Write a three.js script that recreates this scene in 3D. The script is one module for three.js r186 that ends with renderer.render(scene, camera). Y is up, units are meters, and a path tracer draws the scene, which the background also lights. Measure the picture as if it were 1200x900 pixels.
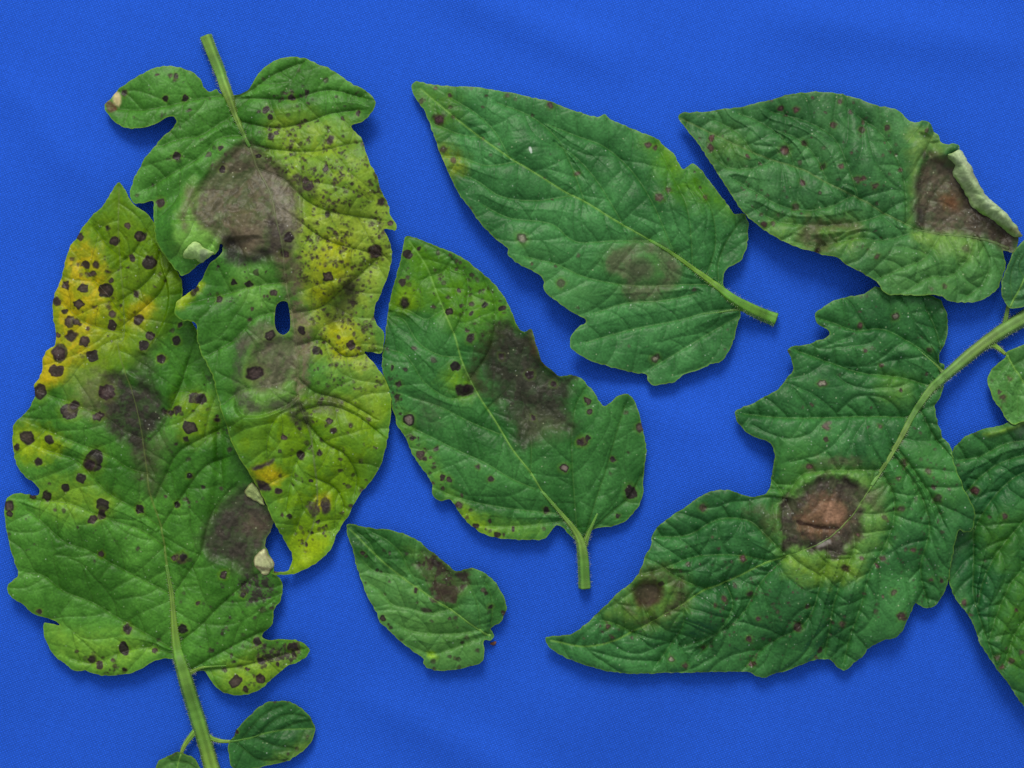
import * as THREE from 'three';

// ---------------------------------------------------------------- camera, sky, sun, exposure
const U = 0.0002;                                   // one plan unit is 0.2 mm; the cloth in view is 1200 x 900 units
const scene = new THREE.Scene();
const camera = new THREE.PerspectiveCamera(2 * Math.atan(0.09 / 0.5984) * 180 / Math.PI, 4 / 3, 0.02, 20);
camera.position.set(0, 0.60, 0);
camera.up.set(0, 0, -1);
camera.lookAt(0, 0, 0);
scene.add(camera);

const sunDir = new THREE.Vector3(-0.08, 0.66, -0.74).normalize();
{ // bright overcast sky: a smooth veil of cloud, brightest round the hidden sun
  const W = 256, H = 128, d = new Float32Array(W * H * 4), v = new THREE.Vector3();
  for (let j = 0; j < H; j++) for (let i = 0; i < W; i++) {
    const lat = ((j + 0.5) / H - 0.5) * Math.PI, lon = ((i + 0.5) / W - 0.5) * 2 * Math.PI;
    v.set(Math.cos(lat) * Math.cos(lon), Math.sin(lat), Math.cos(lat) * Math.sin(lon));
    const up = Math.max(0, v.y), c = Math.max(0, v.dot(sunDir));
    const L = v.y > 0 ? 0.17 + 0.15 * up + 0.62 * c * c * c * c : 0.06;
    const o = (j * W + i) * 4;
    d[o] = L * 0.95; d[o + 1] = L * 0.99; d[o + 2] = L * 1.06; d[o + 3] = 1;
  }
  const t = new THREE.DataTexture(d, W, H, THREE.RGBAFormat, THREE.FloatType);
  t.mapping = THREE.EquirectangularReflectionMapping; t.magFilter = t.minFilter = THREE.LinearFilter; t.needsUpdate = true;
  scene.background = t; scene.environment = t; scene.environmentIntensity = 1;
}
const sun = new THREE.DirectionalLight(0xfff6ea, 1.5);
sun.position.copy(sunDir).multiplyScalar(1); sun.castShadow = true; sun.shadow.radius = 40;
sun.shadow.mapSize.set(2048, 2048);
Object.assign(sun.shadow.camera, { left: -0.2, right: 0.2, top: 0.2, bottom: -0.2, near: 0.1, far: 2 });
sun.shadow.camera.updateProjectionMatrix();
scene.add(sun, sun.target);
const EXPOSURE = 1.42;

// ---------------------------------------------------------------- noise and small maths
function rng(seed) { let a = seed >>> 0; return () => { a = (a + 0x6D2B79F5) | 0; let t = Math.imul(a ^ (a >>> 15), 1 | a); t = (t + Math.imul(t ^ (t >>> 7), 61 | t)) ^ t; return ((t ^ (t >>> 14)) >>> 0) / 4294967296; }; }
const hash2 = (x, y) => { let h = Math.imul(x, 374761393) + Math.imul(y, 668265263) | 0; h = Math.imul(h ^ (h >>> 13), 1274126177); return ((h ^ (h >>> 16)) >>> 0) / 4294967296; };
function noise(x, y) { const i = Math.floor(x), j = Math.floor(y), u = x - i, v = y - j, a = u * u * (3 - 2 * u), b = v * v * (3 - 2 * v); const p = hash2(i, j), q = hash2(i + 1, j), r = hash2(i, j + 1), s = hash2(i + 1, j + 1); return p + (q - p) * a + (r - p) * b + (p - q - r + s) * a * b; }
const fbm = (x, y) => 0.55 * noise(x, y) + 0.29 * noise(x * 2.13 + 17, y * 2.13 + 5) + 0.16 * noise(x * 4.4 + 31, y * 4.4 + 11);
const sstep = (a, b, x) => { const t = Math.min(1, Math.max(0, (x - a) / (b - a))); return t * t * (3 - 2 * t); };
const mix = (a, b, t) => a + (b - a) * t;
const toS = c => Math.round(255 * (c <= 0.0031308 ? 12.92 * c : 1.055 * Math.pow(c, 1 / 2.4) - 0.055));
const deepen = c => { const l = .2126 * c[0] + .7152 * c[1] + .0722 * c[2], k = Math.pow(Math.max(l, .004) / .14, .28); return c.map(v => Math.min(1, Math.max(.002, (l + (v - l) * 1.16) * k))); };   // plant pigments
const foldLines = [[470, -40, 760, 90, 7, 26], [860, 10, 1240, 60, 6, 30], [560, 500, 640, 940, 5, 34], [-20, 60, 120, 240, 5, 26], [380, 800, 700, 960, 5, 24], [640, 430, 860, 520, 4, 24]];   // soft folds left in the cloth
const foldLift = (x, y) => { let h = 0; for (const [ax, ay, bx, by, a, w] of foldLines) { const ex = bx - ax, ey = by - ay, L = ex * ex + ey * ey, t = ((x - ax) * ex + (y - ay) * ey) / L, q = Math.max(0, Math.min(1, t)), dx = x - ax - ex * q, dy = y - ay - ey * q, d = dx * dx + dy * dy; h += a * Math.exp(-d / (w * w)) * sstep(-.02, .3, t) * sstep(1.02, .7, t); } return h; };
const clothLift = (x, y) => foldLift(x, y) + 9 * (noise(x / 330 + 3.1, y / 300 + 8.4) - 0.5) + 11 * (noise(x / 120 + y / 400 + 31, y / 150 - x / 500 + 12) - 0.5) - 0.00011 * (y - 300) * (y - 300) - 0.000015 * (x - 600) * (x - 600);
// plan sheets: parts of the arrangement measured at different scales
const sheet = (ox, oy, f) => flat => { const r = []; for (let i = 0; i < flat.length; i += 2) r.push([ox + flat[i] * f, oy + flat[i + 1] * f]); return r; };
const spotsOn = (ox, oy, f) => flat => { const r = []; for (let i = 0; i < flat.length; i += 3) r.push([ox + flat[i] * f, oy + flat[i + 1] * f, flat[i + 2] * f]); return r; };
const S = {}, P = {};
for (const [k, ...a] of [['P', 0, 0, 1], ['R1', 100, 20, .3167], ['R2', 100, 240, .3167], ['R3', 0, 200, .25], ['R4', 0, 400, .3167], ['R5', 0, 615, .3167], ['R6', 180, 460, .25], ['S1', 470, 80, .3833], ['S2', 430, 260, .3], ['S3', 430, 470, .3], ['S4', 380, 600, .2222], ['S5', 780, 90, .35], ['S6', 840, 320, .3], ['S7', 840, 540, .3], ['S8', 630, 560, .2667],
  ['C1', 1040, 250, .1333], ['C2', 1040, 370, .1333], ['C3', 1040, 480, .1333], ['C4', 1040, 600, .1333], ['C5', 1040, 710, .1333], ['C6', 160, 780, .2], ['C7', 1040, 130, .2], ['C8', 190, 240, .1], ['C9', 260, 560, .1333]]) { P[k] = sheet(...a); S[k] = spotsOn(...a); }

function smoothLine(pts, closed, step = 0.6) {       // Catmull-Rom through the points
  const v = pts.map(p => new THREE.Vector3(p[0], p[1], 0));
  const c = new THREE.CatmullRomCurve3(v, closed, 'centripetal');
  const n = Math.max(8, Math.ceil(c.getLength() / step)), r = [];
  for (let i = 0; i < n + (closed ? 0 : 1); i++) { const p = c.getPoint(i / n); r.push([p.x, p.y]); }
  return r;
}
function evenLine(pts, step) {                       // the same line at even steps
  const r = [pts[0]]; let need = step;
  for (let i = 1; i < pts.length; i++) {
    let [ax, ay] = pts[i - 1]; const [bx, by] = pts[i]; let L = Math.hypot(bx - ax, by - ay);
    while (L >= need) { const t = need / L; ax += (bx - ax) * t; ay += (by - ay) * t; r.push([ax, ay]); L -= need; need = step; }
    need -= L;
  }
  return r;
}
function polyDist(poly, x, y, closed = true) {       // signed, inside positive
  let d = 1e9, ins = false; const n = poly.length;
  for (let i = 0, j = n - 1; i < n; j = i++) {
    if (!closed && i === 0) continue;
    const [ax, ay] = poly[j], [bx, by] = poly[i], ex = bx - ax, ey = by - ay;
    let t = ((x - ax) * ex + (y - ay) * ey) / (ex * ex + ey * ey + 1e-9); t = t < 0 ? 0 : t > 1 ? 1 : t;
    const dx = x - ax - ex * t, dy = y - ay - ey * t, q = dx * dx + dy * dy; if (q < d) d = q;
    if ((ay > y) !== (by > y) && x < ax + ex * (y - ay) / ey) ins = !ins;
  }
  d = Math.sqrt(d); return closed && ins ? d : -d;
}
function inPoly(poly, x, y) { let c = false; for (let i = 0, j = poly.length - 1; i < poly.length; j = i++) { const [ax, ay] = poly[j], [bx, by] = poly[i]; if ((ay > y) !== (by > y) && x < ax + (bx - ax) * (y - ay) / (by - ay)) c = !c; } return c; }

const counts = {};
function numbered(name) { const k = counts[name] = (counts[name] ?? -1) + 1; return k ? name + '_' + String(k).padStart(3, '0') : name; }
function part(geo, material, name, parent, label) {
  const m = new THREE.Mesh(geo, material); m.name = name; m.castShadow = m.receiveShadow = true; parent.add(m);
  if (label) m.userData.label = label;
  return m;
}

// ---------------------------------------------------------------- leaf blades
const Q = 0.625;                                     // raster step in plan units; the mesh takes every second node
const COL = { pale: [.26, .42, .12], dark: [.026, .016, .016], spotMid: [.085, .060, .050], yellow: [.37, .30, .02], lesion: [.075, .058, .042] };
const leafMat = (map, bump) => new THREE.MeshPhysicalMaterial({ map, bumpMap: bump, bumpScale: 0.00016, roughness: 0.45, specularIntensity: 0.45 });

function nearest(W, H, x0, y0, seeds) {              // index of the nearest seed at every raster node
  const idx = new Int32Array(W * H).fill(-1), D = new Float32Array(W * H).fill(1e12), sx = seeds.x, sy = seeds.y;
  const tryAt = (k, px, py, s) => { if (s < 0) return; const dx = px - sx[s], dy = py - sy[s], d = dx * dx + dy * dy; if (d < D[k]) { D[k] = d; idx[k] = s; } };
  for (let s = 0; s < sx.length; s++) { const i = Math.round((sx[s] - x0) / Q), j = Math.round((sy[s] - y0) / Q); for (let b = -1; b < 2; b++) for (let a = -1; a < 2; a++) { const u = i + a, v = j + b; if (u >= 0 && v >= 0 && u < W && v < H) tryAt(v * W + u, x0 + u * Q, y0 + v * Q, s); } }
  for (let pass = 0; pass < 2; pass++) {
    for (let j = 0; j < H; j++) { const y = y0 + j * Q;
      for (let i = 0; i < W; i++) { const k = j * W + i, x = x0 + i * Q; if (i) tryAt(k, x, y, idx[k - 1]); if (j) { tryAt(k, x, y, idx[k - W]); if (i) tryAt(k, x, y, idx[k - W - 1]); if (i < W - 1) tryAt(k, x, y, idx[k - W + 1]); } }
      for (let i = W - 2; i >= 0; i--) { const k = j * W + i; tryAt(k, x0 + i * Q, y, idx[k + 1]); } }
    for (let j = H - 1; j >= 0; j--) { const y = y0 + j * Q;
      for (let i = W - 1; i >= 0; i--) { const k = j * W + i, x = x0 + i * Q; if (i < W - 1) tryAt(k, x, y, idx[k + 1]); if (j < H - 1) { tryAt(k, x, y, idx[k + W]); if (i) tryAt(k, x, y, idx[k + W - 1]); if (i < W - 1) tryAt(k, x, y, idx[k + W + 1]); } }
      for (let i = 1; i < W; i++) { const k = j * W + i; tryAt(k, x0 + i * Q, y, idx[k - 1]); } }
  }
  for (let k = 0; k < D.length; k++) D[k] = Math.sqrt(D[k]);
  return { idx, D };
}

function growVeins(outline, main, seed, gap3, gap4) { // side veins that branch off until they meet another
  const R = rng(seed), cell = 2.5, occ = new Map(), key = (x, y) => Math.floor(x / cell) * 4096 + Math.floor(y / cell);
  let id = 0; const put = (pts, n) => { for (const p of pts) occ.set(key(p[0], p[1]), n); };
  const lines = main.map(m => ({ pts: m, id: id++ })); lines.forEach(l => put(l.pts, l.id));
  const grow = (sources, gap, maxLen, out) => {
    for (const src of sources) {
      const pts = src.pts; let next = gap * (0.3 + 0.6 * R()), side = R() < 0.5 ? 1 : -1;
      for (let i = 2; i < pts.length - 3; i++) {
        if (i < next) continue; next = i + gap * (0.42 + 0.45 * R()); side = -side;
        const tx = pts[i + 2][0] - pts[i - 2][0], ty = pts[i + 2][1] - pts[i - 2][1], base = Math.atan2(ty, tx);
        let a = base + side * (0.85 + 0.45 * R()), [x, y] = pts[i]; const line = [[x, y]], my = id++; let turn = -side * (0.003 + 0.011 * R()), ok = false;
        for (let n = 0; n < maxLen; n++) {
          a += turn + (R() - 0.5) * 0.16; x += Math.cos(a); y += Math.sin(a); line.push([x, y]);
          if (n > 7) { const o = occ.get(key(x, y)); if (o !== undefined && o !== my && !(o === src.id && n < 12)) { ok = true; break; } }
          if (n % 3 === 0 && !inPoly(outline, x, y)) break;
        }
        if (line.length > 7) { put(line.slice(4), my); out.push({ pts: line, id: my }); }
      }
    }
  };
  const o3 = [], o4 = []; grow(lines, gap3, 95, o3); grow([...lines, ...o3], gap4, 34, o4);
  return { o3: o3.map(l => l.pts), o4: o4.map(l => l.pts) };
}

function blade(o) {
  const outline = smoothLine(o.outline, true).map(([x, y]) => { const e = o.fray ?? .8; return [x + e * (noise(x / 4 + 3, y / 4) - .5) * 2, y + e * (noise(x / 4 + 50, y / 4 + 9) - .5) * 2]; });
  const holes = (o.holes || []).map(h => smoothLine(h, true));
  let x0 = 1e9, y0 = 1e9, x1 = -1e9, y1 = -1e9;
  for (const [x, y] of outline) { x0 = Math.min(x0, x); y0 = Math.min(y0, y); x1 = Math.max(x1, x); y1 = Math.max(y1, y); }
  x0 = Math.floor(x0) - 3; y0 = Math.floor(y0) - 3; let W = Math.ceil((x1 + 3 - x0) / Q), H = Math.ceil((y1 + 3 - y0) / Q); W += W % 2 ? 0 : 1; H += H % 2 ? 0 : 1;
  const R = rng(o.seed), N = W * H, sd0 = o.seed * 7.31;
  // outline distance
  const es = { x: [], y: [] }; for (const poly of [outline, ...holes]) for (const [x, y] of evenLine([...poly, poly[0]], 0.3)) { es.x.push(x); es.y.push(y); }
  const E = nearest(W, H, x0, y0, es).D;
  for (let j = 0; j < H; j++) {                      // sign by scanline
    const y = y0 + j * Q + 1e-4, xs = [];
    for (const poly of [outline, ...holes]) for (let i = 0, k = poly.length - 1; i < poly.length; k = i++) { const [ax, ay] = poly[k], [bx, by] = poly[i]; if ((ay > y) !== (by > y)) xs.push(ax + (bx - ax) * (y - ay) / (by - ay)); }
    xs.sort((a, b) => a - b); let c = 0;
    for (let i = 0; i < W; i++) { const x = x0 + i * Q; while (c < xs.length && xs[c] < x) c++; if (!(c & 1)) E[j * W + i] *= -1; }
  }
  // veins
  const mid = o.midrib ? evenLine(smoothLine(o.midrib, false), 1) : null, lats = (o.laterals || []).map(l => evenLine(smoothLine(l, false), 1));
  const main = [...(mid ? [mid] : []), ...lats];
  const net = main.length ? growVeins(outline, main, o.seed + 5, o.gap3 ?? 26, o.gap4 ?? 17) : { o3: [], o4: [] };
  const field = lines => { const s = { x: [], y: [], tx: [], ty: [] }; for (const l of lines) { const e = evenLine(l, 0.5); for (let i = 0; i < e.length; i++) { const a = e[Math.max(0, i - 2)], b = e[Math.min(e.length - 1, i + 2)]; s.x.push(e[i][0]); s.y.push(e[i][1]); s.tx.push(b[0] - a[0]); s.ty.push(b[1] - a[1]); } } return lines.length ? { s, ...nearest(W, H, x0, y0, s) } : null; };
  const F1 = mid ? field([mid]) : null, F2 = lats.length ? field(lats) : null, F3 = net.o3.length ? field(net.o3) : null, F4 = net.o4.length ? field(net.o4) : null;
  // dead tissue: sunken, thin and finely wrinkled
  const dead = new Float32Array(N);
  for (const p of o.patches || []) { if (p.name !== 'lesion') continue; const l = smoothLine(p.p, true, 6); let ax = 1e9, ay = 1e9, bx = -1e9, by = -1e9; for (const [x, y] of l) { ax = Math.min(ax, x); ay = Math.min(ay, y); bx = Math.max(bx, x); by = Math.max(by, y); }
    for (let j = Math.max(0, Math.floor((ay - 8 - y0) / Q)); j < Math.min(H, (by + 8 - y0) / Q); j++) for (let i = Math.max(0, Math.floor((ax - 8 - x0) / Q)); i < Math.min(W, (bx + 8 - x0) / Q); i++) { const k = j * W + i; dead[k] = Math.max(dead[k], (o.sink ?? 1) * sstep(-4, 7, polyDist(l, x0 + i * Q, y0 + j * Q))); } }
  // height
  const Hh = new Float32Array(N), quilt0 = o.quilt ?? 1, lift = o.lift || [];
  for (let j = 0; j < H; j++) for (let i = 0; i < W; i++) {
    const k = j * W + i, x = x0 + i * Q, y = y0 + j * Q, de = Math.max(0, E[k]); if (E[k] < -3) continue;
    let h = 0, w = 0; const dd = dead[k], quilt = quilt0 * (1 - .55 * dd);
    if (o.base) h = o.base(x, y); else { for (const [lx, ly, lh] of lift) { const q = (x - lx) * (x - lx) + (y - ly) * (y - ly) + 300, g = 1 / (q * q); h += lh * g; w += g; } h /= w; h *= .88 + .042 * h; }
    if (F1) h += quilt * 4 * (1 - Math.exp(-F1.D[k] / 10));
    if (F2) { const s = F2.idx[k], d = F2.D[k], side = Math.sign((x - F2.s.x[s]) * F2.s.ty[s] - (y - F2.s.y[s]) * F2.s.tx[s]); h += quilt * (4.6 * (1 - Math.exp(-d / 9)) - 1.1 * Math.exp(-d / 1.8) + 1.5 * (o.shingle ?? 0.8) * side * Math.exp(-d / 11) * (1 - Math.exp(-d / 1.5))); }
    if (F3) h += quilt * ((o.q3 ?? 1.7) * (1 - Math.exp(-F3.D[k] / 4.5)) - .5 * Math.exp(-F3.D[k] / 1.2));
    if (F4) h += quilt * 0.28 * (1 - Math.exp(-F4.D[k] / 3));
    h += (o.wave ?? 5) * (fbm(x / 55 + sd0, y / 55) - .5) + (o.lump ?? 0.9) * (noise(x / 13 + sd0, y / 13) - .5);
    if (dd) { const rg = t => 1 - Math.abs(2 * t - 1); h += dd * (-1.6 + 1.5 * rg(noise(x / 11 + y / 30 + sd0, y / 26 - x / 40)) + .7 * rg(noise(x / 5.5 + sd0, y / 5.5 + 4))); }
    h -= (o.curl ?? 2) * Math.exp(-de / 5);
    if (o.dome) { const t = Math.min(1, de / o.dome[0]); h += o.dome[1] * Math.sqrt(1 - (1 - t) * (1 - t)); }
    Hh[k] = h;
  }
  for (const f of o.folds || []) {                   // creases: a = height, w = width, side 0 both / 1 left / -1 right of travel
    const l = smoothLine(f.p, false, 4); let ax = 1e9, ay = 1e9, bx = -1e9, by = -1e9; const m = f.w * 4; for (const [x, y] of l) { ax = Math.min(ax, x - m); ay = Math.min(ay, y - m); bx = Math.max(bx, x + m); by = Math.max(by, y + m); }
    for (let j = Math.max(0, Math.floor((ay - y0) / Q)); j < Math.min(H, (by - y0) / Q); j++) for (let i = Math.max(0, Math.floor((ax - x0) / Q)); i < Math.min(W, (bx - x0) / Q); i++) {
      const x = x0 + i * Q, y = y0 + j * Q; let best = 1e9, sg = 0, tt = 0;
      for (let n = 1; n < l.length; n++) { const ex = l[n][0] - l[n - 1][0], ey = l[n][1] - l[n - 1][1]; let t = ((x - l[n - 1][0]) * ex + (y - l[n - 1][1]) * ey) / (ex * ex + ey * ey); t = Math.max(0, Math.min(1, t)); const dx = x - l[n - 1][0] - ex * t, dy = y - l[n - 1][1] - ey * t, q = Math.hypot(dx, dy); if (q < best) { best = q; sg = dx * ey - dy * ex > 0 ? 1 : -1; tt = (n - 1 + t) / (l.length - 1); } }
      const taper = sstep(0, .15, tt) * sstep(1, .85, tt); let v = Math.exp(-best * best / (f.w * f.w));
      if (f.side) { const sdist = best * sg * f.side; v = sdist > 0 ? Math.exp(-sdist * sdist / (f.w * f.w)) * sstep(0, 2.2, sdist) : 0; }
      Hh[j * W + i] += f.a * v * taper;
    }
  }
  if (o.below) for (let k = 0; k < N; k++) { const x = x0 + (k % W) * Q, y = y0 + Math.floor(k / W) * Q, b = o.below(x, y); if (b !== null && Hh[k] < b + 2.2) Hh[k] = b + 2.2; }
  const flo = o.floor ?? 1.5; for (let k = 0; k < N; k++) if (Hh[k] < flo + 2) Hh[k] = flo + 2 * Math.exp((Hh[k] - flo - 2) / 2);
  // colour
  const C = new Float32Array(N * 3), B = new Float32Array(N), id = new Uint16Array(N), ids = [null];
  const g0 = o.green[0], g1 = o.green[1], vc = o.veinColor || [.16, .30, .075];
  for (let j = 0; j < H; j++) for (let i = 0; i < W; i++) {
    const k = j * W + i; if (E[k] < -4) continue; const x = x0 + i * Q, y = y0 + j * Q;
    const n1 = fbm(x / 46 + sd0, y / 46 + 3), n2 = fbm(x / 9 + sd0, y / 9), n3 = noise(x / 1.7, y / 1.7 + sd0);
    let t = Math.max(0, Math.min(1, (n1 - .5) * 2.0 + (n2 - .5) * .9 + .45)), m = 0.84 + .32 * n3;
    for (let c = 0; c < 3; c++) C[k * 3 + c] = mix(g0[c], g1[c], t) * m;
    B[k] = 0.55 * n3 + 0.45 * noise(x / 3.1 + 9, y / 3.1 + sd0);
  }
  const paint = (ax, ay, bx, by, fn) => { for (let j = Math.max(0, Math.floor((ay - y0) / Q)); j < Math.min(H, (by - y0) / Q); j++) for (let i = Math.max(0, Math.floor((ax - x0) / Q)); i < Math.min(W, (bx - x0) / Q); i++) { const k = j * W + i; if (E[k] > -4) fn(k, x0 + i * Q, y0 + j * Q); } };
  const tint = (k, c, a) => { for (let n = 0; n < 3; n++) C[k * 3 + n] += (c[n] - C[k * 3 + n]) * a; };
  const doPatch = p => {
    const l = smoothLine(p.p, true, 5), f = (p.f ?? 4) * (p.name === 'lesion' ? 2.3 : (p.f ?? 4) > 2.5 ? 1.5 : 1), w = p.w ?? 6, mot = p.m ?? .3, op = p.o ?? 1; let ax = 1e9, ay = 1e9, bx = -1e9, by = -1e9; const g = f + w + 2;
    for (const [x, y] of l) { ax = Math.min(ax, x - g); ay = Math.min(ay, y - g); bx = Math.max(bx, x + g); by = Math.max(by, y + g); }
    let my = 0; if (p.name) { my = ids.length; ids.push({ name: p.name, label: p.label }); }
    const sc = p.s ?? 9;
    paint(ax, ay, bx, by, (k, x, y) => {
      const d = polyDist(l, x, y) + w * 2 * (fbm(x / sc + 7 + sd0, y / sc) - .5);
      let a = sstep(-f, f, d); if (a <= 0) return; const nn = fbm(x / (sc * .8) + 40, y / (sc * .8) + sd0); if (my && a > .5) id[k] = my;
      a *= op * (1 - mot * sstep(.42, .62, nn));
      const v = (.72 + .56 * fbm(x / 2.6 + sd0, y / 2.6 + 3)) * (p.name ? (1 + .16 * Math.sin(d * .62 + 2 * nn)) * (.8 + .4 * fbm(x / 15, y / 15 + sd0)) : 1); tint(k, [p.c[0] * v, p.c[1] * v, p.c[2] * v], a); if (p.b) B[k] += p.b * a * (fbm(x / 4, y / 4) - .5);
    });
  };
  const doSpot = (x, y, r, pale) => {
    if (polyAt(x, y) < -1) return; const e = .55 + .45 * R(), ang = R() * 3.14, ca = Math.cos(ang), sa = Math.sin(ang), ph = R() * 100, rr = r * (.86 + .26 * R()) * (o.softSpots ? .86 : .98); let my = 0;
    if (r >= 4.3) { my = ids.length; ids.push({ name: 'brown_spot' }); }
    const halo = r * (o.halo ?? 1.5), tone = .65 + .6 * R(), soft = r < 3.2, open = R(), red = R(), pc = pale ? [.25, .20, .175] : open < .45 && r > 3.4 ? [.080, .056, .052] : r > 3.2 ? [.034, .024, .025] : [.050 + .02 * red, .030, .032], op = o.softSpots ? (soft ? .4 + .4 * R() : .62 + .33 * R()) : soft ? .45 + .45 * R() : .95, edge = o.softSpots ? [.052, .026, .030] : [mix(.022, .046, red), mix(.014, .026, red), mix(.015, .026, red)], ctr = o.softSpots && !pale ? [.085 + .03 * red, .052, .050] : pc;
    const blur = .5 + 1.6 * R() * R();
    const n1 = 3 + Math.floor(R() * 3), a1 = R() * 6.3, kx = .07 * R();
    paint(x - r * 2.6 - 3, y - r * 2.6 - 3, x + r * 2.6 + 3, y + r * 2.6 + 3, (k, px, py) => {
      const wx = px + (soft ? 1.0 : 1.2) * (noise(px / 3.4 + ph, py / 3.4) - .5) * 2, wy = py + (soft ? 1.0 : 1.2) * (noise(px / 3.4, py / 3.4 + ph) - .5) * 2;
      const dx = wx - x, dy = wy - y, u = dx * ca + dy * sa, v = (-dx * sa + dy * ca) / e * .8, th = Math.atan2(v, u), d = Math.hypot(u, v) / (1 + kx * Math.cos(n1 * th + a1) + .18 * (noise(Math.cos(th) * 1.7 + ph, Math.sin(th) * 1.7 + ph) - .5));
      const a = sstep(rr + blur * .8 + (soft || o.softSpots ? .6 : 0), rr - (o.softSpots ? 1.5 : .4 + blur), d); const ring = sstep(rr * 1.1 + halo * .5, rr, d) * .30 * (o.haloAmount ?? .5); if (ring > 0 && a < 1 && !soft) tint(k, o.haloColor || [.17, .27, .035], ring);
      if (a <= 0) return; if (my && a > .5) id[k] = my; const c = sstep(rr * .82, rr * .4, d) * (pale ? 1 : .85), vv = (.65 + .7 * noise(px / 1.6, py / 1.6)) * tone;
      tint(k, [mix(edge[0], ctr[0], c) * vv, mix(edge[1], ctr[1], c) * vv, mix(edge[2], ctr[2], c) * vv], a * op); B[k] -= .5 * a * c;
    });
  };
  const polyAt = (x, y) => { const i = Math.round((x - x0) / Q), j = Math.round((y - y0) / Q); return i < 0 || j < 0 || i >= W || j >= H ? -9 : E[j * W + i]; };
  for (const p of o.tints || []) doPatch(p);
  // vein colour goes under the blotches
  for (let k = 0; k < N; k++) { if (E[k] < -4) continue; let a = 0; if (F1) a = Math.max(a, .55 * sstep(2.0, .4, F1.D[k])); if (!o.latColor && F2) a = Math.max(a, (o.latTone ?? .14) * sstep(1.3, .2, F2.D[k])); if (a) tint(k, vc, a); { let b = 0; if (F2) b = (o.latColor ? .4 : .22) * sstep(1.5, .2, F2.D[k]); if (F3) b = Math.max(b, (o.latColor ? .35 : .28) * sstep(1.2, .1, F3.D[k])); if (F4) b = Math.max(b, .10 * sstep(.9, .1, F4.D[k])); if (b) tint(k, o.latColor || [.018, .058, .013], b); } if (F4) B[k] += .5 * sstep(0, 2.5, F4.D[k]); const rim = sstep(1.9, .5, E[k]) * (o.rim ?? .28); if (rim) tint(k, o.rimColor || [.24, .34, .06], rim); }
  for (const s of o.speckle || []) {                 // areas thick with small flecks
    const l = smoothLine(s.p, true, 6); let ax = 1e9, ay = 1e9, bx = -1e9, by = -1e9; for (const [x, y] of l) { ax = Math.min(ax, x); ay = Math.min(ay, y); bx = Math.max(bx, x); by = Math.max(by, y); }
    for (let n = 0, tries = 0; n < s.n && tries < s.n * 12; tries++) { const x = mix(ax, bx, R()), y = mix(ay, by, R()); if (!inPoly(l, x, y) || fbm(x / 16 + sd0, y / 16) < (s.t ?? .44)) continue; n++; let px = x, py = y; const m = 1 + Math.floor(R() * R() * 4); for (let q = 0; q < m; q++) { doSpot(px, py, mix(s.r[0], s.r[1], R() * R())); px += (R() - .5) * 7; py += (R() - .5) * 7; } }
  }
  for (const p of o.patches || []) doPatch(p);
  for (const [x, y, r] of o.spots || []) doSpot(x, y, r);
  for (const [x, y, r] of o.paleSpots || []) doSpot(x, y, r, true);
  for (let n = 0, M = (o.dust ?? .0024) * N * Q * Q; n < M; n++) { const x = x0 + R() * W * Q, y = y0 + R() * H * Q, r = .35 + .5 * R(), b = R(); const dc = R() < .5 ? [.42, .46, .3] : [.5, .52, .5]; paint(x - 2, y - 2, x + 2, y + 2, (k, px, py) => tint(k, dc, sstep(r + .4, r - .3, Math.hypot(px - x, py - y)) * (.12 + .4 * b * b))); }
  // textures
  const tex = new Uint8Array(N * 4), bt = new Uint8Array(N * 4);
  for (let k = 0; k < N; k++) { const dc = deepen([C[k * 3], C[k * 3 + 1], C[k * 3 + 2]]); for (let c = 0; c < 3; c++) tex[k * 4 + c] = toS(dc[c]); tex[k * 4 + 3] = 255; const b = Math.round(255 * Math.min(1, Math.max(0, B[k] * .5 + .15))); bt[k * 4] = bt[k * 4 + 1] = bt[k * 4 + 2] = b; bt[k * 4 + 3] = 255; }
  const mk = (d, srgb) => { const t = new THREE.DataTexture(d, W, H, THREE.RGBAFormat); t.magFilter = THREE.LinearFilter; t.minFilter = THREE.LinearFilter; if (srgb) t.colorSpace = THREE.SRGBColorSpace; t.needsUpdate = true; return t; };
  const material = leafMat(mk(tex, true), mk(bt, false));
  // mesh
  const ox = o.origin[0], oy = o.origin[1], mw = (W + 1) >> 1, mh = (H + 1) >> 1, verts = [], uvs = [], vmap = new Map(), tris = [], rim = [], triId = [], nodeOf = (i, j) => (2 * j) * W + 2 * i;
  const addV = (x, y, h) => { verts.push((x - ox) * U, (h + clothLift(x, y)) * U, (y - oy) * U); uvs.push((x - x0 + Q / 2) / (W * Q), (y - y0 + Q / 2) / (H * Q)); return verts.length / 3 - 1; };
  const corner = (i, j) => { const k = nodeOf(i, j); let v = vmap.get(k); if (v === undefined) { v = addV(x0 + 2 * i * Q, y0 + 2 * j * Q, Hh[k]); vmap.set(k, v); } return v; };
  const cross = (i, j, i2, j2) => { const a = nodeOf(i, j), b = nodeOf(i2, j2), key = 'e' + Math.min(a, b) + '_' + Math.max(a, b); let v = vmap.get(key); if (v === undefined) { const t = E[a] / (E[a] - E[b]); v = addV(x0 + 2 * Q * mix(i, i2, t), y0 + 2 * Q * mix(j, j2, t), mix(Hh[a], Hh[b], t)); vmap.set(key, v); } return v; };
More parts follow.
